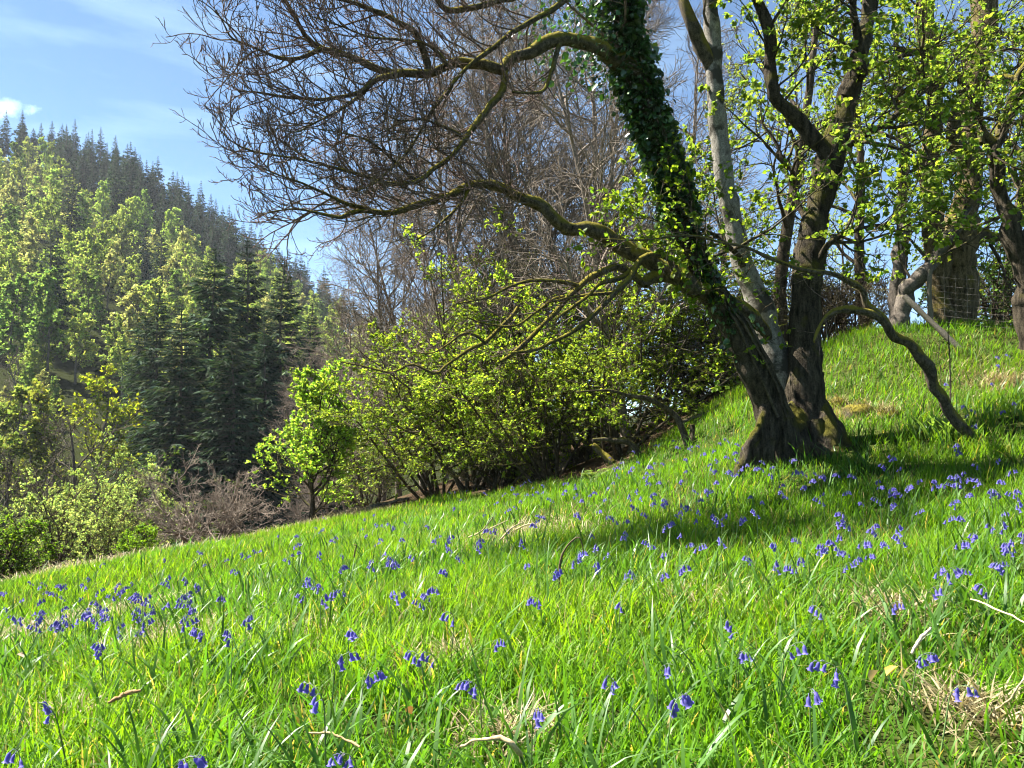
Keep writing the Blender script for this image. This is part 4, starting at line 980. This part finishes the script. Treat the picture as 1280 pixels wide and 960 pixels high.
    p1, r1 = limb([(1105, 405, d - .2, .035), (1085, 392, d - .22, .034), (1065, 387, d - .25, .032), (1048, 388, d - .3, .03), (1035, 395, d - .3, .028), (1025, 408, d - .3, .02), (1018, 428, d - .35, .01)], 24); mb = MB(); tubes(mb, p1, r1, 9, rough=.25, freq=9); mb.build('limb', M['bark_limb'], T)
    q, qr = spawn(rng, p[38:], r[38:], 12, .05, 1, .5, .8, 8, up=.0, wig=.15, rf=.008, re=.002, rel=False, tl=.2); q2, qr2 = spawn(rng, q, qr, 3, .2, 1, .5, .7, 5, up=.0, wig=.12, rf=.01, re=.0015)
    q3, qr3 = spawn(rng, p1, r1, 6, .4, 1, .5, .9, 8, up=-.05, wig=.15, rf=.01, re=.002, rel=False)
    tubes(br, q, qr, 5); tubes(br, q2, qr2, 4); tubes(br, q3, qr3, 4)
    B, D = along(rng, q2, 2, .3, 1); leaves(rng, lf, B, norm(D + rng.normal(size=D.shape)), .045, (.10, .19, .014), .2)
    br.build('twigs', M['bark_twig'], T); lf.build('foliage', M['leaf'], T)
    # wire fence on the bank
    dz = 11.6
    Fp = [P(1166, 372, dz + .2), P(1278, 352, dz - .7), P(1400, 335, dz - 1.6)]
    b0 = Fp[1]; T = empty('wire_fence', (b0[0], b0[1], Hs(b0[0], b0[1])), True); tag(T, 'rusty wire stock fence on top of the bank at the right', 'fence')
    def gz(x, y): return Hs(x, y)
    xs = [P(1163, 400, dz + .25), P(1276, 400, dz - .6), P(1420, 400, dz - 1.5)]
    for k in range(8):
        z = -.08 + k * .092 + (.04 if k == 7 else 0)
        pts = []
        for a, b in zip(xs[:-1], xs[1:]):
            for t in np.linspace(0, 1, 12, endpoint=False):
                q = a * (1 - t) + b * t; pts.append([q[0], q[1], gz(a[0], a[1]) * (1 - t) + gz(b[0], b[1]) * t + .18 + z - .02 * sin(pi * t)])
        mb = MB(); pts = np.array(pts); tubes(mb, pts, np.full(len(pts), .0019), 5, (.13, .115, .10)); mb.build('wire', M['wood'], T)
    mb = MB()
    for t in np.arange(.04, .98, .13):
        a, b = xs[0], xs[1]; q = a * (1 - t) + b * t; z0 = gz(a[0], a[1]) * (1 - t) + gz(b[0], b[1]) * t + .2
        tubes(mb, np.array([[q[0], q[1], z0], [q[0] + .005, q[1], z0 + .3], [q[0], q[1], z0 + .62]]), np.full(3, .0008), 4, (.3, .28, .26))
    mb.build('mesh_wires', M['wood'], T)
    for j, a in enumerate(xs):
        z0 = gz(a[0], a[1]); mb = MB(); q = np.array([[a[0] + .01 * sin(k), a[1], z0 - .2 + k * .155] for k in range(8)])
        tubes(mb, q, np.full(8, .036), 9, (.15, .125, .095), rough=.12, cap=True); mb.build('post', M['wood'], T)
    a = P(1130, 370, 11.0); b = P(1202, 413, 10.6); b[2] = Hs(b[0], b[1]) - .05
    mb = MB(); t = np.linspace(0, 1, 10)[:, None]; q = a * (1 - t) + b * t; tubes(mb, q, np.full(10, .040), 10, (.15, .13, .10), rough=.25, cap=True)
    tag(mb.build('leaning_pole', M['wood']), 'pale weathered pole slanting down from the fence to the bank', 'pole')
    # thin upright stems
    for i, (px, y0, y1, r, lb) in enumerate([(1186, 530, 398, .009, 'thin upright sapling stem right of the leaning trunk'), (1174, 500, 425, .006, 'thinner sapling stem beside the upright one'), (1161, 480, 430, .005, 'shortest of the thin stems near the leaning trunk')]):
        g = hit(px, y0); d = g[1]; p, r_ = limb([(px + 2, y0 + 4, d, r), (px + 2, (y0 + y1) / 2, d, r * .8), (px - 1, y1 + 20, d, r * .6), (px + 1, y1, d, .002)], 16)
        mb = MB(); tubes(mb, p, r_, 6, rough=.1); q, qr = spawn(rng, p, r_, 5, .3, 1, .22, .7, 6, up=.06, wig=.15, rf=.01, re=.0015, rel=False); tubes(mb, q, qr, 4)
        tag(mb.build('sapling', M['bark_dark']), lb, 'sapling')
    # leafy clump of broad pale leaves
    g = hit(1170, 548); x, y = g[0], g[1]; T = empty('broadleaf_plant', (x, y, Hs(x, y))); tag(T, 'clump of broad pale green leaves below the leaning trunk', 'plant')
    lf = MB(); n = 90; a = rng.uniform(0, 6.28, n); el = rng.uniform(.2, 1.2, n); D = np.stack([np.cos(a) * np.cos(el), np.sin(a) * np.cos(el), np.sin(el)], 1)
    blades(rng, lf, rng.normal(0, .12, n), rng.normal(0, .10, n), np.zeros(n), rng.uniform(.14, .30, n), rng.uniform(.026, .042, n), rng.uniform(.1, .6, n), rng.uniform(.8, 1.7, n), 6, np.array([[.13, .22, .07]]) * rng.uniform(.8, 1.3, (n, 1)), 1.1)
    lf.build('leaves', M['grass'], T)
    # mossy hummocks by the trunk
    for i, (px, py, r, lb) in enumerate([(1072, 520, .17, 'straw topped mossy hummock right of the big trunk'), (1046, 508, .13, 'small mossy hummock touching the big trunk'), (1110, 522, .12, 'low grassy hummock below the bank')]):
        g = hit(px, py); T = empty('hummock', (g[0], g[1], Hs(g[0], g[1]))); tag(T, lb, 'hummock')
        th = np.linspace(0, 2 * pi, 24, endpoint=False); ph = np.linspace(-.3, pi / 2, 10); A, B_ = np.meshgrid(th, ph, indexing='xy')
        V = np.stack([np.cos(A) * np.cos(B_), np.sin(A) * np.cos(B_), np.sin(B_) * .8], -1) * r; V = V * (1 + .35 * fbm(V * 9 + i * 5, 3)[..., None])
        ii = np.arange(9)[:, None] * 24; jj = np.arange(24)[None]; f = np.stack([ii + jj, ii + (jj + 1) % 24, ii + 24 + (jj + 1) % 24, ii + 24 + jj], -1).reshape(-1, 4)
        mb = MB(); mb.add(V, f); mb.build('moss', M['bark_limb'], T)
        n = 260; a = rng.uniform(0, 6.28, n); b = np.arccos(rng.uniform(0, 1, n)); mb = MB(); x = np.sin(b) * np.cos(a) * r; y = np.sin(b) * np.sin(a) * r; z = np.cos(b) * r * .75
        blades(rng, mb, x, y, z, rng.uniform(.06, .16, n), np.full(n, .006), rng.uniform(.3, 1.2, n), rng.uniform(1.2, 2.4, n), 3, np.array([[.22, .19, .07]]) * rng.uniform(.4, 1.3, (n, 1))); mb.build('tufts', M['straw'], T)
build_right()

# ------------------------------------------------------------------ small things lying in the grass
def build_litter():
    rng = np.random.default_rng(51)
    def stick(name, lb, cat, pts, col, h=0, s=7, curl=0):
        g = [hit(a, b, hh) for a, b, hh, r in pts]; d = np.mean([q[1] for q in g])
        q = [(*(g[i]), pts[i][3]) for i in range(len(pts))]
        p, r = crom(q, 24); mb = MB(); p = p + .003 * np.cumsum(rng.normal(size=p.shape), 0) * .5; tubes(mb, p, r, s, col, rough=.5, freq=60, cap=True); tag(mb.build(name, M['wood']), lb, cat); return p
    stick('stick', 'short brown stick lying in the grass at lower left', 'stick', [(135, 878, .15, .004), (150, 871, .155, .007), (163, 866, .16, .007), (177, 862, .165, .004)], (.30, .17, .075))
    stick('straw', 'arching pale dead stem at the bottom centre', 'dead stem', [(575, 934, .14, .003), (600, 924, .17, .004), (625, 925, .18, .005), (645, 938, .16, .006), (658, 957, .10, .006)], (.42, .31, .17))
    stick('straw', 'thin straight brown stem lying left of the arching one', 'dead stem', [(385, 917, .16, .0025), (410, 916, .16, .003), (435, 921, .15, .003), (452, 929, .14, .0025)], (.34, .23, .11))
    stick('straw', 'long pale straw crossing the right edge', 'dead stem', [(1213, 749, .2, .0025), (1240, 763, .2, .003), (1280, 782, .2, .003), (1320, 800, .2, .003)], (.48, .42, .22))
    stick('straw', 'curved pale straw near the bottom right', 'dead stem', [(1292, 820, .2, .003), (1275, 845, .18, .003), (1262, 870, .12, .003), (1250, 886, .06, .003)], (.45, .36, .2))
    stick('twig', 'broken pale twig behind a full bluebell head on the right', 'twig', [(1140, 818, .13, .004), (1150, 803, .15, .005), (1158, 794, .17, .005), (1164, 787, .18, .003)], (.42, .36, .27))
    # bent brown bracken stem standing up
    def upright(name, lb, cat, base, line, col, r0, r1):
        g = hit(*base); d = g[1]; q = [(base[0], base[1] + 3, d, r0)] + [(x, y, d, r0 + (r1 - r0) * (i + 1) / len(line)) for i, (x, y) in enumerate(line)]
        p, r = limb(q, 30); mb = MB(); tubes(mb, p, r, 7, col, rough=.12, freq=40, cap=True); tag(mb.build(name, M['wood']), lb, cat)
    upright('bracken', 'bent brown bracken stem standing hooked in mid meadow', 'dead stem', (705, 752), [(700, 735), (700, 712), (703, 695), (709, 683), (716, 675), (723, 671), (727, 678), (730, 690)], (.10, .07, .04), .007, .003)
    upright('fern_shoot', 'curled green fern shoot on the right', 'fern', (1067, 800), [(1069, 780), (1072, 765), (1074, 758), (1071, 754), (1065, 754), (1060, 760), (1062, 766)], (.16, .17, .05), .004, .003)
    upright('fern_shoot', 'curled brown shoot standing in the left middle meadow', 'fern', (441, 712), [(442, 700), (444, 688), (446, 682), (442, 681)], (.12, .09, .04), .008, .005)
    for k, (x0, y0, x1, y1) in enumerate([(585, 672, 615, 648), (602, 668, 635, 650), (625, 675, 655, 652), (645, 662, 672, 655), (650, 650, 640, 672), (615, 646, 628, 668)]):
        a = hit(x0, y0, .12); b = P(x1, y1, a[1] + .25 * (k % 3 - 1)); q = [(*a, .007), (*((a + b) / 2 + rng.normal(0, .012, 3)), .006), (*b, .003)]
        p, r = crom(q, 12); mb = MB(); tubes(mb, p, r, 6, (.38, .30, .17), rough=.2, freq=30, cap=True)
        tag(mb.build('straw', M['wood']), 'pale broken bracken stem in the heap at mid meadow', 'dead stem', 'broken bracken stems in the heap')
    for i, (px, py, c, s, lb) in enumerate([(515, 893, (.26, .13, .05), .035, 'brown dead leaf standing in the front grass'), (1108, 845, (.35, .29, .04), .028, 'yellow dying leaf in the shaded grass on the right'), (1098, 838, (.34, .24, .15), .04, 'curled brown leaf beside the yellow one'), (30, 822, (.28, .23, .15), .035, 'pale dry leaf on the thatch at the left edge')]):
        g = hit(px, py, .15); mb = MB(); leaves(rng, mb, g[None], norm(rng.normal(size=(1, 3)) + np.array([0, 0, .6])), s * 1.3, c, .05, fold=.8); tag(mb.build('dead_leaf', M['straw']), lb, 'leaf')
    # fern fronds at the thicket foot
    for i, (px, py, n, lb) in enumerate([(738, 605, 6, 'pale young fern fronds at the foot of the thicket'), (655, 600, 7, 'bramble like pale sprays at the meadow edge below the thicket')]):
        g = hit(px, py); T = empty('fern', (g[0], g[1], Hs(g[0], g[1]))); tag(T, lb, 'fern'); st = MB(); lf = MB()
        for k in range(n):
            a = rng.uniform(0, 6.28); s = np.linspace(0, 1, 16); l = rng.uniform(.35, .6)
            p = np.stack([np.cos(a) * l * .8 * s, np.sin(a) * l * .5 * s, l * (.9 * s - .45 * s * s)], 1); tubes(st, p, np.linspace(.004, .0015, 16), 4, (.2, .22, .08))
            for j in range(3, 16):
                for sg in (-1, 1):
                    dr = norm(p[j] - p[j - 1]); sd = norm(np.cross(dr, [0, 0, 1.])) * sg; B = p[j][None]; leaves(rng, lf, B, (sd + .4 * dr)[None], .13 * (1 - s[j] * .8) + .02, (.12, .19, .05), .1, wr=.16, hi=False, nup=1)
        st.build('stalks', M['stemgreen'], T); lf.build('fronds', M['leaf'], T)
build_litter()

# ------------------------------------------------------------------ air
def build_haze():
    x, y, z0, z1 = 2100, 2100, -60, 190
    v = [(a * x, b * y, c) for c in (z0, z1) for b in (-1, 1) for a in (-1, 1)]
    f = [(0, 2, 3, 1), (4, 5, 7, 6), (0, 1, 5, 4), (2, 6, 7, 3), (0, 4, 6, 2), (1, 3, 7, 5)]
    m, nt, N, L, out = mat('air')
    pv = N.new('ShaderNodeVolumePrincipled'); pv.inputs['Color'].default_value = (.86, .92, 1, 1); pv.inputs['Density'].default_value = .00013; pv.inputs['Anisotropy'].default_value = .2
    L.new(pv.outputs[0], out.inputs['Volume'])
    mb = MB(); mb.add(v, f); o = mb.build('haze', m, smooth=False); tag(o, 'thin pale haze over the valley', 'haze', kind='stuff')
build_haze()

# ------------------------------------------------------------------ sky, sun, camera
def build_world():
    w = bpy.data.worlds.new('World'); SC.world = w; w.use_nodes = True
    nt = w.node_tree; N = nt.nodes; L = nt.links; bg = N['Background']
    sky = N.new('ShaderNodeTexSky'); sky.sky_type = 'NISHITA'; sky.sun_disc = False
    sky.sun_elevation = SUN_EL; sky.sun_rotation = SUN_AZ; sky.air_density = .52; sky.dust_density = 0; sky.ozone_density = .9; sky.altitude = 200
    bg.inputs['Strength'].default_value = .05
    # thin clouds: one small cumulus over the ridge and faint streaks
    tc = N.new('ShaderNodeTexCoord')
    def blob(px, py, rad, s):
        d = P(px, py, 1) - np.array([0, 0, CZ]); d = d / np.linalg.norm(d)
        sb = N.new('ShaderNodeVectorMath'); sb.operation = 'SUBTRACT'; sb.inputs[1].default_value = d; L.new(tc.outputs['Generated'], sb.inputs[0])
        sc = N.new('ShaderNodeVectorMath'); sc.operation = 'MULTIPLY'; sc.inputs[1].default_value = s; L.new(sb.outputs[0], sc.inputs[0])
        ln = N.new('ShaderNodeVectorMath'); ln.operation = 'LENGTH'; L.new(sc.outputs[0], ln.inputs[0])
        mr = N.new('ShaderNodeMapRange'); mr.inputs[1].default_value = 0; mr.inputs[2].default_value = rad; mr.inputs[3].default_value = 1; mr.inputs[4].default_value = 0; L.new(ln.outputs['Value'], mr.inputs[0]); return mr.outputs[0]
    no = N.new('ShaderNodeTexNoise'); no.inputs['Scale'].default_value = 30; no.inputs['Detail'].default_value = 8; no.inputs['Roughness'].default_value = .6; L.new(tc.outputs['Generated'], no.inputs[0])
    b1 = blob(4, 134, .062, (1, 1, 2.3)); 
    m1 = N.new('ShaderNodeMath'); m1.operation = 'MULTIPLY_ADD'; m1.inputs[1].default_value = 1.7; L.new(no.outputs['Fac'], m1.inputs[0]); 
    s1 = N.new('ShaderNodeMath'); s1.operation = 'SUBTRACT'; L.new(b1, s1.inputs[0]); s1.inputs[1].default_value = 1.28; L.new(s1.outputs[0], m1.inputs[2])
    r1 = N.new('ShaderNodeMapRange'); r1.inputs[1].default_value = .0; r1.inputs[2].default_value = .55; r1.inputs[4].default_value = .75; L.new(m1.outputs[0], r1.inputs[0])
    mp = N.new('ShaderNodeMapping'); mp.inputs['Rotation'].default_value = (0.2, .5, .3); mp.inputs['Scale'].default_value = (2.2, 2.2, 11); L.new(tc.outputs['Generated'], mp.inputs[0])
    n2 = N.new('ShaderNodeTexNoise'); n2.inputs['Scale'].default_value = 2.0; n2.inputs['Detail'].default_value = 6; L.new(mp.outputs[0], n2.inputs[0])
    r2 = N.new('ShaderNodeMapRange'); r2.inputs[1].default_value = .5; r2.inputs[2].default_value = .8; r2.inputs[4].default_value = .16; L.new(n2.outputs['Fac'], r2.inputs[0])
    mxf = N.new('ShaderNodeMath'); mxf.operation = 'MAXIMUM'; L.new(r1.outputs[0], mxf.inputs[0]); L.new(r2.outputs[0], mxf.inputs[1])
    mx = N.new('ShaderNodeMix'); mx.data_type = 'RGBA'; L.new(mxf.outputs[0], mx.inputs[0]); L.new(sky.outputs[0], mx.inputs[6]); mx.inputs[7].default_value = (10, 10.4, 11, 1)
    wb = N.new('ShaderNodeVectorMath'); wb.operation = 'MULTIPLY'; wb.inputs[1].default_value = (.86, 1.08, 1.1); L.new(mx.outputs[2], wb.inputs[0]); L.new(wb.outputs[0], bg.inputs['Color'])
build_world()
sd = bpy.data.lights.new('sun', 'SUN'); sd.energy = 5.0; sd.angle = radians(.53); sd.color = (1, .95, .86)
so = bpy.data.objects.new('sun', sd); COL.objects.link(so); so.location = (-10, 10, 30)
so.rotation_euler = (pi / 2 - SUN_EL, 0, -SUN_AZ + pi)   # shines from the front left
cd = bpy.data.cameras.new('camera'); co = bpy.data.objects.new('camera', cd); COL.objects.link(co)
co.location = (0, 0, CZ); co.rotation_euler = (pi / 2 + PITCH, 0, 0)
cd.sensor_width = 36; cd.lens = F / 1280 * 36; cd.clip_start = .02; cd.clip_end = 6000
SC.camera = co
SC.view_settings.view_transform = 'Standard'; SC.view_settings.look = 'None'; SC.view_settings.gamma = 1; SC.view_settings.use_curve_mapping = False
SC.view_settings.exposure = 2.3
SC.cycles.max_bounces = 8; SC.cycles.transmission_bounces = 4; SC.cycles.diffuse_bounces = 4; SC.cycles.glossy_bounces = 2
SC.cycles.use_denoising = True; SC.cycles.filter_width = 1.1; SC.cycles.volume_bounces = 0; SC.cycles.volume_step_rate = 10
for o in list(bpy.data.objects):
    if '_abs' in o: del o['_abs']
